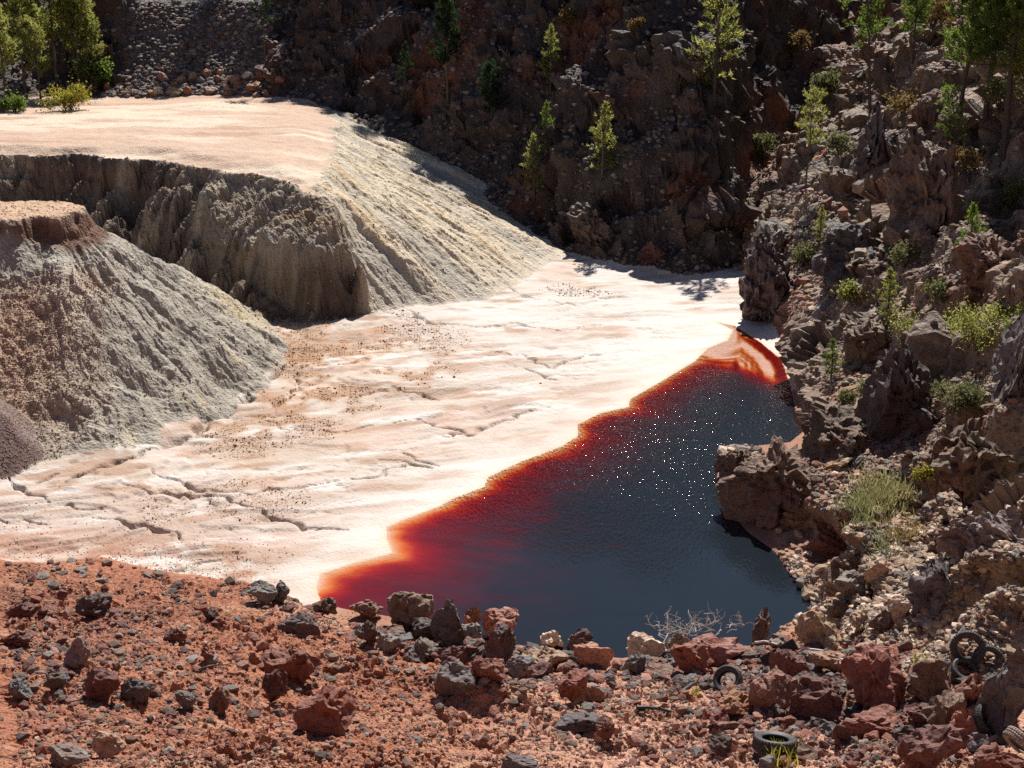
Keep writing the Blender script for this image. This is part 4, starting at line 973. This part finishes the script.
def tree(px, py, hpx, kind, label, group, mat=M_NEEDLE, name='pine_tree', lean=0.0, widen=1.0):
    i = hit(px, py); dep = float(dpv[i]); _pn[0] += 1
    H_, (tm, cm) = PINES[kind][_pn[0] % len(PINES[kind])]
    k = hpx * dep / FPX / H_ * 1.03
    o = empty(name, P[i], random.uniform(0, 6.28)); o.scale = (k * widen, k * widen, k)
    if lean: o.rotation_euler = (0, lean, 0)
    tag(o, label, 'pine tree', group)
    link('trunk', tm, None, o)
    c = link('crown', cm, None, o)
    if not cm.materials: cm.materials.append(mat)
    c.material_slots[0].link = 'OBJECT'; c.material_slots[0].material = mat
    return o
GP = 'young pines in the gully and on the pit wall'
for a in [
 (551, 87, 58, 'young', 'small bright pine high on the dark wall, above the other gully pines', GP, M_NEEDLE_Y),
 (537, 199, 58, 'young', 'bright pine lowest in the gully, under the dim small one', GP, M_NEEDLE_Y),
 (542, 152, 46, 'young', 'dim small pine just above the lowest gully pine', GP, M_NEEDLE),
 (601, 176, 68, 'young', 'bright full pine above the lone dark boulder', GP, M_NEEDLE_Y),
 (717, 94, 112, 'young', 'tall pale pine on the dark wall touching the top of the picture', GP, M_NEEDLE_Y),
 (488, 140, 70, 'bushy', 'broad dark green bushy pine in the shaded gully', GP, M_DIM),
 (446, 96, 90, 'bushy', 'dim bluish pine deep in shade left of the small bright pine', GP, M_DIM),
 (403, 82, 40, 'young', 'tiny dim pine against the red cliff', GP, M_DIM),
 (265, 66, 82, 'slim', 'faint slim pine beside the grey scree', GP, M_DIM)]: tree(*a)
GH = 'pines on the rocky hillside'
tree(803, 190, 98, 'slim', 'thin see-through pine on the outcrop beside the dark gully', GH, M_NEEDLE_Y)
tree(868, 118, 150, 'slim', 'slim pine with a long bare leaning trunk on the upper hillside', GH, M_NEEDLE, lean=-.10)
tree(948, 186, 94, 'slim', 'small pine with a thin bare trunk under the tall pines', GH, M_NEEDLE)
tree(966, 268, 64, 'young', 'narrow green sapling beside the big brown bluff', GH, M_NEEDLE)
tree(885, 322, 54, 'young', 'bright green sapling in the middle of the rocky hillside', GH, M_NEEDLE_Y)
tree(828, 374, 38, 'young', 'small bushy green pine above the inlet', GH, M_NEEDLE, widen=1.3)
tree(817, 244, 36, 'young', 'little green pine right of the pale tilted slab', GH, M_NEEDLE_Y)
tree(984, 132, 230, 'tall', 'tall pine left of the pair at the top right corner', GH, M_NEEDLE_Y)
tree(1003, 152, 270, 'tall', 'tallest pine with a thick trunk in the top right corner', GH, M_NEEDLE)
tree(1026, 165, 250, 'tall', 'tall pine cut by the right edge of the picture', GH, M_NEEDLE_Y)
tree(958, 112, 170, 'tall', 'tall pine standing apart at the left of the right corner pines', GH, M_NEEDLE)
tree(910, 60, 80, 'tall', 'shaded pine at the top left of the tall right corner pines', GH, M_NEEDLE)
GL = 'sunlit grove behind the mesa'
for px, py, hp, lab in [(6, 104, 92, 'pine of the sunlit grove cut by the left edge'), (22, 88, 110, 'tall yellow green pine second from the left edge of the grove'), (42, 98, 74, 'short pine in front of the tall ones in the grove'),
                        (58, 80, 112, 'tall pale pine in the middle of the sunlit grove'), (78, 84, 92, 'full crowned pine right of the middle of the grove'), (96, 82, 66, 'rightmost smaller pine of the sunlit grove'), (30, 62, 90, 'background pine rising behind the grove'), (72, 60, 80, 'background pine behind the right half of the grove')]:
    tree(px, py, hp, 'bushy', lab, GL, M_NEEDLE_Y)

def leaves(T, C, r, size, nrm=.9, col=None):
    k = len(C); d = r.normal(size=(k, 3)) + np.array([0, 0, nrm]); d /= np.linalg.norm(d, axis=1, keepdims=True)
    s1 = np.cross(d, r.normal(size=(k, 3))); s1 /= np.linalg.norm(s1, axis=1, keepdims=True); s2 = np.cross(d, s1)
    L = size * r.uniform(.6, 1.3, (k, 1))
    V = np.stack([C - s1 * L, C + s2 * L * .45, C + s1 * L, C - s2 * L * .45], 1).reshape(-1, 3)
    F = (np.array([[0, 1, 2], [0, 2, 3]])[None] + (np.arange(k) * 4)[:, None, None]).reshape(-1, 3)
    c = r.uniform(.65, 1.3, (k, 1)) * np.ones((1, 3)); T.add(V, F, np.repeat(c, 4, 0))
def shrub(px, py, wpx, hpx, mat, label, group='shrubs of the rocky hillside', n=2000, leaf=1.5, name='shrub', cat='shrub'):
    i = hit(px, py); dep = float(dpv[i]); mw = wpx * dep / FPX; mh = hpx * dep / FPX; r = np.random.default_rng(int(px * 7 + py))
    T = Tris(); B = Tris(); k = max(5, int(7 * wpx / hpx))
    cl = np.stack([r.uniform(-.42, .42, k) * mw, r.uniform(-.3, .3, k) * mw, r.uniform(.25, .8, k) * mh], 1); rad = r.uniform(.18, .34, k) * min(mw, mh * 1.3)
    w_ = r.integers(0, k, n); C = cl[w_] + r.normal(size=(n, 3)) * rad[w_][:, None] * .6; C[:, 2] = np.abs(C[:, 2])
    C = np.repeat(C, 2, 0) + r.normal(0, .02, (2 * n, 3)) * mw; leaves(T, C, r, leaf * dep / FPX, .4)
    for c in cl: B.tube(np.array([[c[0] * .2, c[1] * .2, -.1], c * .6 + np.array([0, 0, .0]), c]), [.02 * mh + .004, .012 * mh + .003, .003], 4)
    o = empty(name, P[i]); tag(o, label, cat, group)
    link('foliage', T.mesh('foliage'), mat, o); link('stem', B.mesh('stem'), M_BARK, o); return o
def grass(px, py, wpx, hpx, mat, label, group='grass tufts of the hillside', n=500, name='grass_tuft', cat='grass tuft', spread=1.0):
    i0 = hit(px, py); dep = float(dpv[i0]); r = np.random.default_rng(int(px * 13 + py)); T = Tris()
    m_ = VISIBLE & (np.abs(pxv - px) < wpx / 2) & (np.abs(pyv - py) < max(4, hpx / 2)) & (np.abs(dpv - dep) < 6)
    c = np.nonzero(m_)[0]
    if len(c) < 4: c = np.array([i0])
    wgt = np.exp(-((pxv[c] - px) / (wpx * .32)) ** 2 - ((pyv[c] - py) / (max(6, hpx) * .32)) ** 2); b = P[r.choice(c, n, p=wgt / wgt.sum())] + r.normal(0, .03, (n, 3)) * np.array([1, 1, 0])
    L = hpx * dep / FPX * r.uniform(.15, .38, (n, 1)) * (2.4 if cat == 'weed' else 1); d = r.normal(0, .38, (n, 3)) + np.array([0, 0, 1.]); d /= np.linalg.norm(d, axis=1, keepdims=True)
    sd_ = np.cross(d, r.normal(size=(n, 3))); sd_ /= np.linalg.norm(sd_, axis=1, keepdims=True); wd = .55 * dep / FPX
    tip = b + d * L + np.array([0, 0, -1]) * L * r.uniform(0, .35, (n, 1)); mid = b + d * L * .55
    V = np.stack([b - sd_ * wd, b + sd_ * wd, mid + sd_ * wd * .8, mid - sd_ * wd * .8, tip], 1).reshape(-1, 3) - P[i0]
    F = (np.array([[0, 1, 2], [0, 2, 3], [3, 2, 4]])[None] + (np.arange(n) * 5)[:, None, None]).reshape(-1, 3)
    col = np.repeat(r.uniform(.65, 1.3, (n, 1)) * np.ones((1, 3)), 5, 0); T.add(V, F, col)
    o = link(name, T.mesh(name), mat); o.location = P[i0]
    if cat == 'weed': tag(o, label, cat, group)
    else: o.name = 'grass'; tag(o, label, None, None, 'stuff')
    return o
shrub(952, 408, 40, 32, M_SHRUB, 'grey green round shrub left of the rock spire')
shrub(930, 352, 70, 34, M_NEEDLE_Y, 'wide low yellow green shrub on the slope left of the rock spire', n=2200)
shrub(978, 345, 60, 40, M_NEEDLE_Y, 'leafy green shrub touching the rock spire', n=2000)
shrub(1016, 338, 26, 40, M_NEEDLE, 'green shrub at the right edge above the rock spire')
shrub(782, 468, 22, 20, M_SHRUB, 'little grey green shrub on top of the jutting outcrop', n=600)
shrub(842, 412, 16, 34, M_SHRUB, 'thin upright grey shrub above the jutting outcrop', n=500)
shrub(922, 478, 26, 16, M_WEED, 'small yellow bush above the green grass patch', n=600)
shrub(565, 22, 18, 16, M_ORANGE, 'dry yellow bush high on the dark wall', n=500)
shrub(632, 34, 14, 12, M_ORANGE, 'small dry bush right of the dry yellow one on the dark wall', n=400)
shrub(790, 50, 26, 28, M_ORANGE, 'rusty bush high at the top of the dark gully', n=700)
shrub(934, 22, 44, 34, M_ORANGE, 'orange leaved bush at the top between the right corner pines', n=1200)
shrub(66, 106, 40, 22, M_WEED, 'yellow bush at the edge of the mesa below the grove', n=1000, group='bushes of the grove')
shrub(92, 84, 30, 26, M_NEEDLE, 'dark green bush right of the grove', n=900, group='bushes of the grove')
shrub(10, 108, 26, 16, M_NEEDLE, 'low dark bush at the left edge of the mesa', n=700, group='bushes of the grove')
shrub(838, 152, 24, 20, M_SHRUB, 'dull green shrub under the long bare leaning trunk', n=600)
shrub(1000, 110, 40, 34, M_SHRUB, 'olive shrub at the foot of the tall right corner pines', n=1000)
shrub(905, 108, 40, 22, M_ORANGE, 'rusty scrub beneath the tall pines', n=700)
shrub(800, 262, 24, 20, M_SHRUB, 'olive shrub below the little green pine', n=600)
shrub(960, 170, 30, 26, M_ORANGE, 'rust coloured scrub above the bluff', n=700)
for px, py, w_, h_, lab in [(852, 300, 24, 22, 'small green shrub left of the hillside sapling'), (905, 262, 26, 20, 'olive green shrub under the big brown bluff'), (760, 150, 20, 18, 'small olive shrub at the lip of the dark gully'),
                            (1008, 205, 28, 26, 'light green shrub at the right edge above the brown shelf'), (868, 392, 22, 20, 'little green shrub beside the brown rock step'), (820, 90, 24, 22, 'green shrub near the top of the slope above the thin pine'),
                            (940, 300, 30, 20, 'low green scrub between the sapling and the wide yellow green shrub')]:
    shrub(px, py, w_, h_, M_SHRUB if px % 3 else M_NEEDLE_Y, lab, n=700)
grass(886, 500, 74, 56, M_GRASS, 'green yellow grass patch on the bank above the pond', n=1500)
grass(905, 535, 50, 34, M_ORANGE, 'orange dry grass below the green patch', n=700)
grass(858, 512, 44, 44, M_SHRUB, 'grey green grass beside the jutting outcrop', n=800)
grass(836, 436, 34, 20, M_GRASS, 'short green grass above the jutting outcrop', n=500)
grass(875, 548, 70, 34, M_SHRUB, 'grey grass fringe above the pale bank', n=800)
grass(783, 757, 28, 30, M_WEED, 'yellow weed in front of the flat-lying tyre', n=420, name='weed', cat='weed', group='yellow weeds')
grass(694, 693, 10, 16, M_WEED, 'small yellow sprout left of the shore tyre', n=30, name='weed', cat='weed', group='yellow weeds')
grass(921, 662, 18, 14, M_WEED, 'yellow green tuft between the leaning red boulder and the tyres', n=120, name='weed', cat='weed', group='yellow weeds')

# trees on the rim: only their mirror image shows in the pond
T = Tris(); r = np.random.default_rng(77)
B_, C_ = PINES['tall'][0][1]
def mesh_arr(me):
    v = np.empty(len(me.vertices) * 3, np.float32); me.vertices.foreach_get('co', v); f = np.empty(len(me.loops), np.int32); me.loops.foreach_get('vertex_index', f)
    return v.reshape(-1, 3), f.reshape(-1, 3)
for src, nm, mt in ((B_, 'treeline_trunks', M_BARK), (C_, 'treeline', M_NEEDLE)):
    v, f = mesh_arr(src); T = Tris(); r = np.random.default_rng(77)
    for x in np.concatenate([np.linspace(-26, 16, 17), r.uniform(-30, 30, 8)]):
        yy = 128 + r.uniform(-3, 4); x += r.uniform(-1, 1); j = int(np.argmin((X - x) ** 2 + (Y - yy) ** 2)); k = r.uniform(.35, .75)
        T.add(v * k + P[j], f, np.ones((len(v), 3)) * .9)
    o = link(nm, T.mesh(nm), mt); tag(o, 'dark line of pines along the rim of the pit', None, None, 'stuff')

# ------------------------------------------------------------------ tyres
m, t, out = newmat('old_rubber'); b = nd(t, 'ShaderNodeBsdfPrincipled'); b.inputs['Roughness'].default_value = .6; b.inputs['Specular IOR Level'].default_value = .4
geo = nd(t, 'ShaderNodeNewGeometry'); n_ = nd(t, 'ShaderNodeTexNoise', i_Scale=25.0, i_Detail=5.0); t.links.new(geo.outputs['Position'], n_.inputs['Vector'])
r_ = ramp(t, [(.35, (.018, .018, .02)), (.6, (.045, .044, .044)), (.75, (.13, .10, .085))]); t.links.new(n_.outputs[0], r_.inputs[0]); t.links.new(r_.outputs[0], b.inputs['Base Color']); t.links.new(b.outputs[0], out.inputs[0])
M_TYRE = m
def dusty():
    m = M_TYRE.copy(); m.name = 'dust_covered_rubber'
    for n in m.node_tree.nodes:
        if n.type == 'VALTORGB':
            for e, c in zip(n.color_ramp.elements, [(.16, .12, .10), (.30, .24, .20), (.42, .34, .28)]): e.color = (*c, 1)
    return m
def lathe(prof, n, mod=None):
    a = np.arange(n) * 2 * pi / n; k = len(prof); pr = np.array(prof)
    rr = np.repeat(pr[None, :, 0], n, 0); hh = np.repeat(pr[None, :, 1], n, 0)
    if mod is not None: rr = rr + mod(a[:, None], hh)
    V = np.stack([rr * np.cos(a)[:, None], rr * np.sin(a)[:, None], hh], -1).reshape(-1, 3)
    F = []
    for i in range(n):
        for j in range(k - 1):
            a0, b0 = i * k + j, ((i + 1) % n) * k + j; F.append((a0, b0, b0 + 1, a0 + 1))
    return V, np.array(F)
def tread_mod(a, h):
    blk = (np.sin(a * 38 + np.sign(h) * 1.2) > -.55) | (np.abs(h) > .095)
    return np.where(blk, 0, -.012) + np.where((np.abs(np.abs(h) - .035) < .006), -.012, 0)
_tr = lathe([(.300, -.103), (.318, -.085), (.325, -.045), (.325, -.040), (.325, -.034), (.325, -.030), (.327, 0), (.325, .030), (.325, .034), (.325, .040), (.325, .045), (.318, .085), (.300, .103)], 152, tread_mod)
_sw = lathe([(.300, .103), (.285, .108), (.280, .112), (.270, .112), (.265, .109), (.235, .104), (.215, .094), (.200, .088), (.190, .080), (.190, .066), (.200, .060), (.255, .085), (.295, .078), (.312, .0)], 64)
TM_TREAD = mesh_np('tread', _tr[0], _tr[1]); TM_SIDE = mesh_np('sidewall', _sw[0], _sw[1], None, True)
V2 = _sw[0] * np.array([1, 1, -1]); TM_SIDE2 = mesh_np('sidewall', V2, _sw[1][:, ::-1], None, True)
M_DUST = dusty()
def tyre(px, py, dia, rot, label, mat=M_TYRE, sink=.3, push=0.0):
    i = hit(px, py + dia * sink); dep = float(dpv[i]); k = dia * dep / FPX / .65
    o = empty('tyre', ray(px, py) * (dep + push)); o.rotation_euler = tuple(RAD(v) for v in rot); o.scale = (k, k, k)
    tag(o, label, 'tyre', 'old tyres dumped among the rocks')
    for me, nm in ((TM_TREAD, 'tread'), (TM_SIDE, 'sidewall'), (TM_SIDE2, 'sidewall')):
        c = link(nm, me, None, o)
        if not me.materials: me.materials.append(M_TYRE)
        c.material_slots[0].link = 'OBJECT'; c.material_slots[0].material = mat
    return o
tyre(775, 744, 45, (-14, 4, 0), 'black tyre lying flat on red soil behind the yellow weed', sink=.16)
tyre(728, 680, 30, (38, -30, 0), 'black tyre leaning in the shore rubble beside the big pinkish boulder', sink=.2)
tyre(968, 648, 35, (62, -38, 0), 'upper grey black tyre standing against the rubble, fully visible', sink=.3)
tyre(988, 660, 32, (66, -55, 0), 'tyre mostly hidden behind the upper standing one', sink=.3, push=.25)
tyre(964, 671, 28, (30, 10, 0), 'half buried tyre under the upper standing one', sink=.3, push=.1)
tyre(988, 719, 32, (40, 34, 0), 'black tyre in the shade of the big boulder at the right edge', sink=.3)
tyre(1020, 742, 36, (-20, 50, 0), 'dust covered pale tyre cut by the right edge', M_DUST, sink=.3)

# ------------------------------------------------------------------ wood and scrap
def stick(p, q, r0, label, mat=None, name='stick', cat='stick', bend=.06, lift=.05):
    a = P[hit_dry(*p)] + np.array([0, 0, lift]); b = P[hit_dry(*q)] + np.array([0, 0, lift]); T = Tris(); r = np.random.default_rng(int(p[0]))
    tt = np.linspace(0, 1, 8)[:, None]; L = np.linalg.norm(b - a)
    pts = (b - a) * tt + r.normal(0, bend * .3, (8, 3)) * L * .2 + np.array([0, 0, 1.]) * np.sin(tt * pi) * L * bend
    T.tube(pts, np.linspace(r0, r0 * .55, 8), 7); T.tube([pts[4], pts[4] + (b - a) * .12 + np.array([.02, 0, .08 * L])], [r0 * .5, r0 * .25], 5)
    o = link(name, T.mesh(name), mat or M_WOOD); o.location = a; tag(o, label, cat, 'driftwood among the shore rocks'); return o
stick((690, 638), (721, 636), .035, 'pale driftwood pole lying along the water edge left of the post-like rock', lift=.16)
stick((752, 646), (778, 649), .032, 'pale stick bridging the rocks beside the charred plank', lift=.2)
stick((807, 653), (832, 658), .032, 'cream stick lying below the big tan boulder', lift=.15)
stick((830, 665), (852, 676), .026, 'thin bleached stick left of the white narrow slab', lift=.15)
stick((200, 668), (232, 664), .02, 'dark twig lying on the red slope above the biggest red lump', M_BARK, lift=.06)
stick((638, 706), (673, 710), .05, 'dark curved rubber strip half buried in red soil', M_TYRE, 'rubber_strip', 'rubber strip', .05)
stick((678, 690), (702, 680), .05, 'dark rubber strip left of the shore tyre', M_TYRE, 'rubber_strip', 'rubber strip', .05)
def dead_branch(px, py, wpx, hpx, n, label, seed):
    i = hit_dry(px, py + 4); dep = float(dpv[i]); r = np.random.default_rng(seed); T = Tris(); s_ = dep / FPX
    for k in range(n):
        p = np.array([r.uniform(-.5, .5) * wpx * s_, r.uniform(-.3, .3), .0]); d = np.array([r.normal(0, .9), r.normal(0, .5), r.uniform(.1, 1.0)]); pts = [p]
        L = hpx * s_ * r.uniform(.5, 1.3)
        for j in range(6):
            d = d + r.normal(0, .38, 3); d /= np.linalg.norm(d); p = p + d * L / 5; p[2] = max(p[2], .02); pts.append(p.copy())
        T.tube(pts, np.linspace(.011, .005, 7), 4)
        if r.random() < .7: T.tube([pts[3], pts[3] + r.normal(0, .22, 3) * L + np.array([0, 0, .2 * L]), pts[3] + r.normal(0, .3, 3) * L + np.array([0, 0, .4 * L])], [.007, .005, .003], 4)
    o = link('dead_branch', T.mesh('dead_branch'), M_WOOD); o.location = ray(px, py) * dep; tag(o, label, 'dead branch', 'driftwood among the shore rocks')
dead_branch(678, 632, 44, 20, 30, 'wide tangle of white dead twigs over the water edge', 3)
dead_branch(712, 628, 30, 18, 16, 'white dead twigs at the right end of the wide tangle', 4)
dead_branch(740, 624, 10, 14, 7, 'small sprig of dead twigs left of the post-like rock', 5)
# charred plank
i = hit_dry(779, 660); dep = float(dpv[i]); bm = bmesh.new(); bmesh.ops.create_cube(bm, size=1)
bmesh.ops.scale(bm, vec=(.95, .10, .26), verts=bm.verts); bmesh.ops.bevel(bm, geom=bm.edges[:], offset=.015, segments=1, affect='EDGES')
bmesh.ops.subdivide_edges(bm, edges=bm.edges[:], cuts=3, use_grid_fill=True)
for v in bm.verts: v.co += Vector((random.uniform(-.008, .008), random.uniform(-.008, .008), random.uniform(-.012, .012)))
me = bpy.data.meshes.new('charred_plank'); bm.to_mesh(me); bm.free()
m, t, out = newmat('charred_wood'); b = nd(t, 'ShaderNodeBsdfPrincipled'); b.inputs['Roughness'].default_value = .8
geo = nd(t, 'ShaderNodeNewGeometry'); n_ = nd(t, 'ShaderNodeTexNoise', i_Scale=22.0, i_Detail=4.0); t.links.new(geo.outputs['Position'], n_.inputs['Vector'])
r_ = ramp(t, [(.35, (.012, .011, .011)), (.75, (.05, .045, .042))]); t.links.new(n_.outputs[0], r_.inputs[0]); t.links.new(r_.outputs[0], b.inputs['Base Color']); t.links.new(b.outputs[0], out.inputs[0])
o = link('charred_plank', me, m); o.location = ray(779, 653) * (dep - .1); o.rotation_euler = (RAD(-35), RAD(-34), RAD(0)); tag(o, 'charred black plank propped on the dark reddish boulder', 'plank')
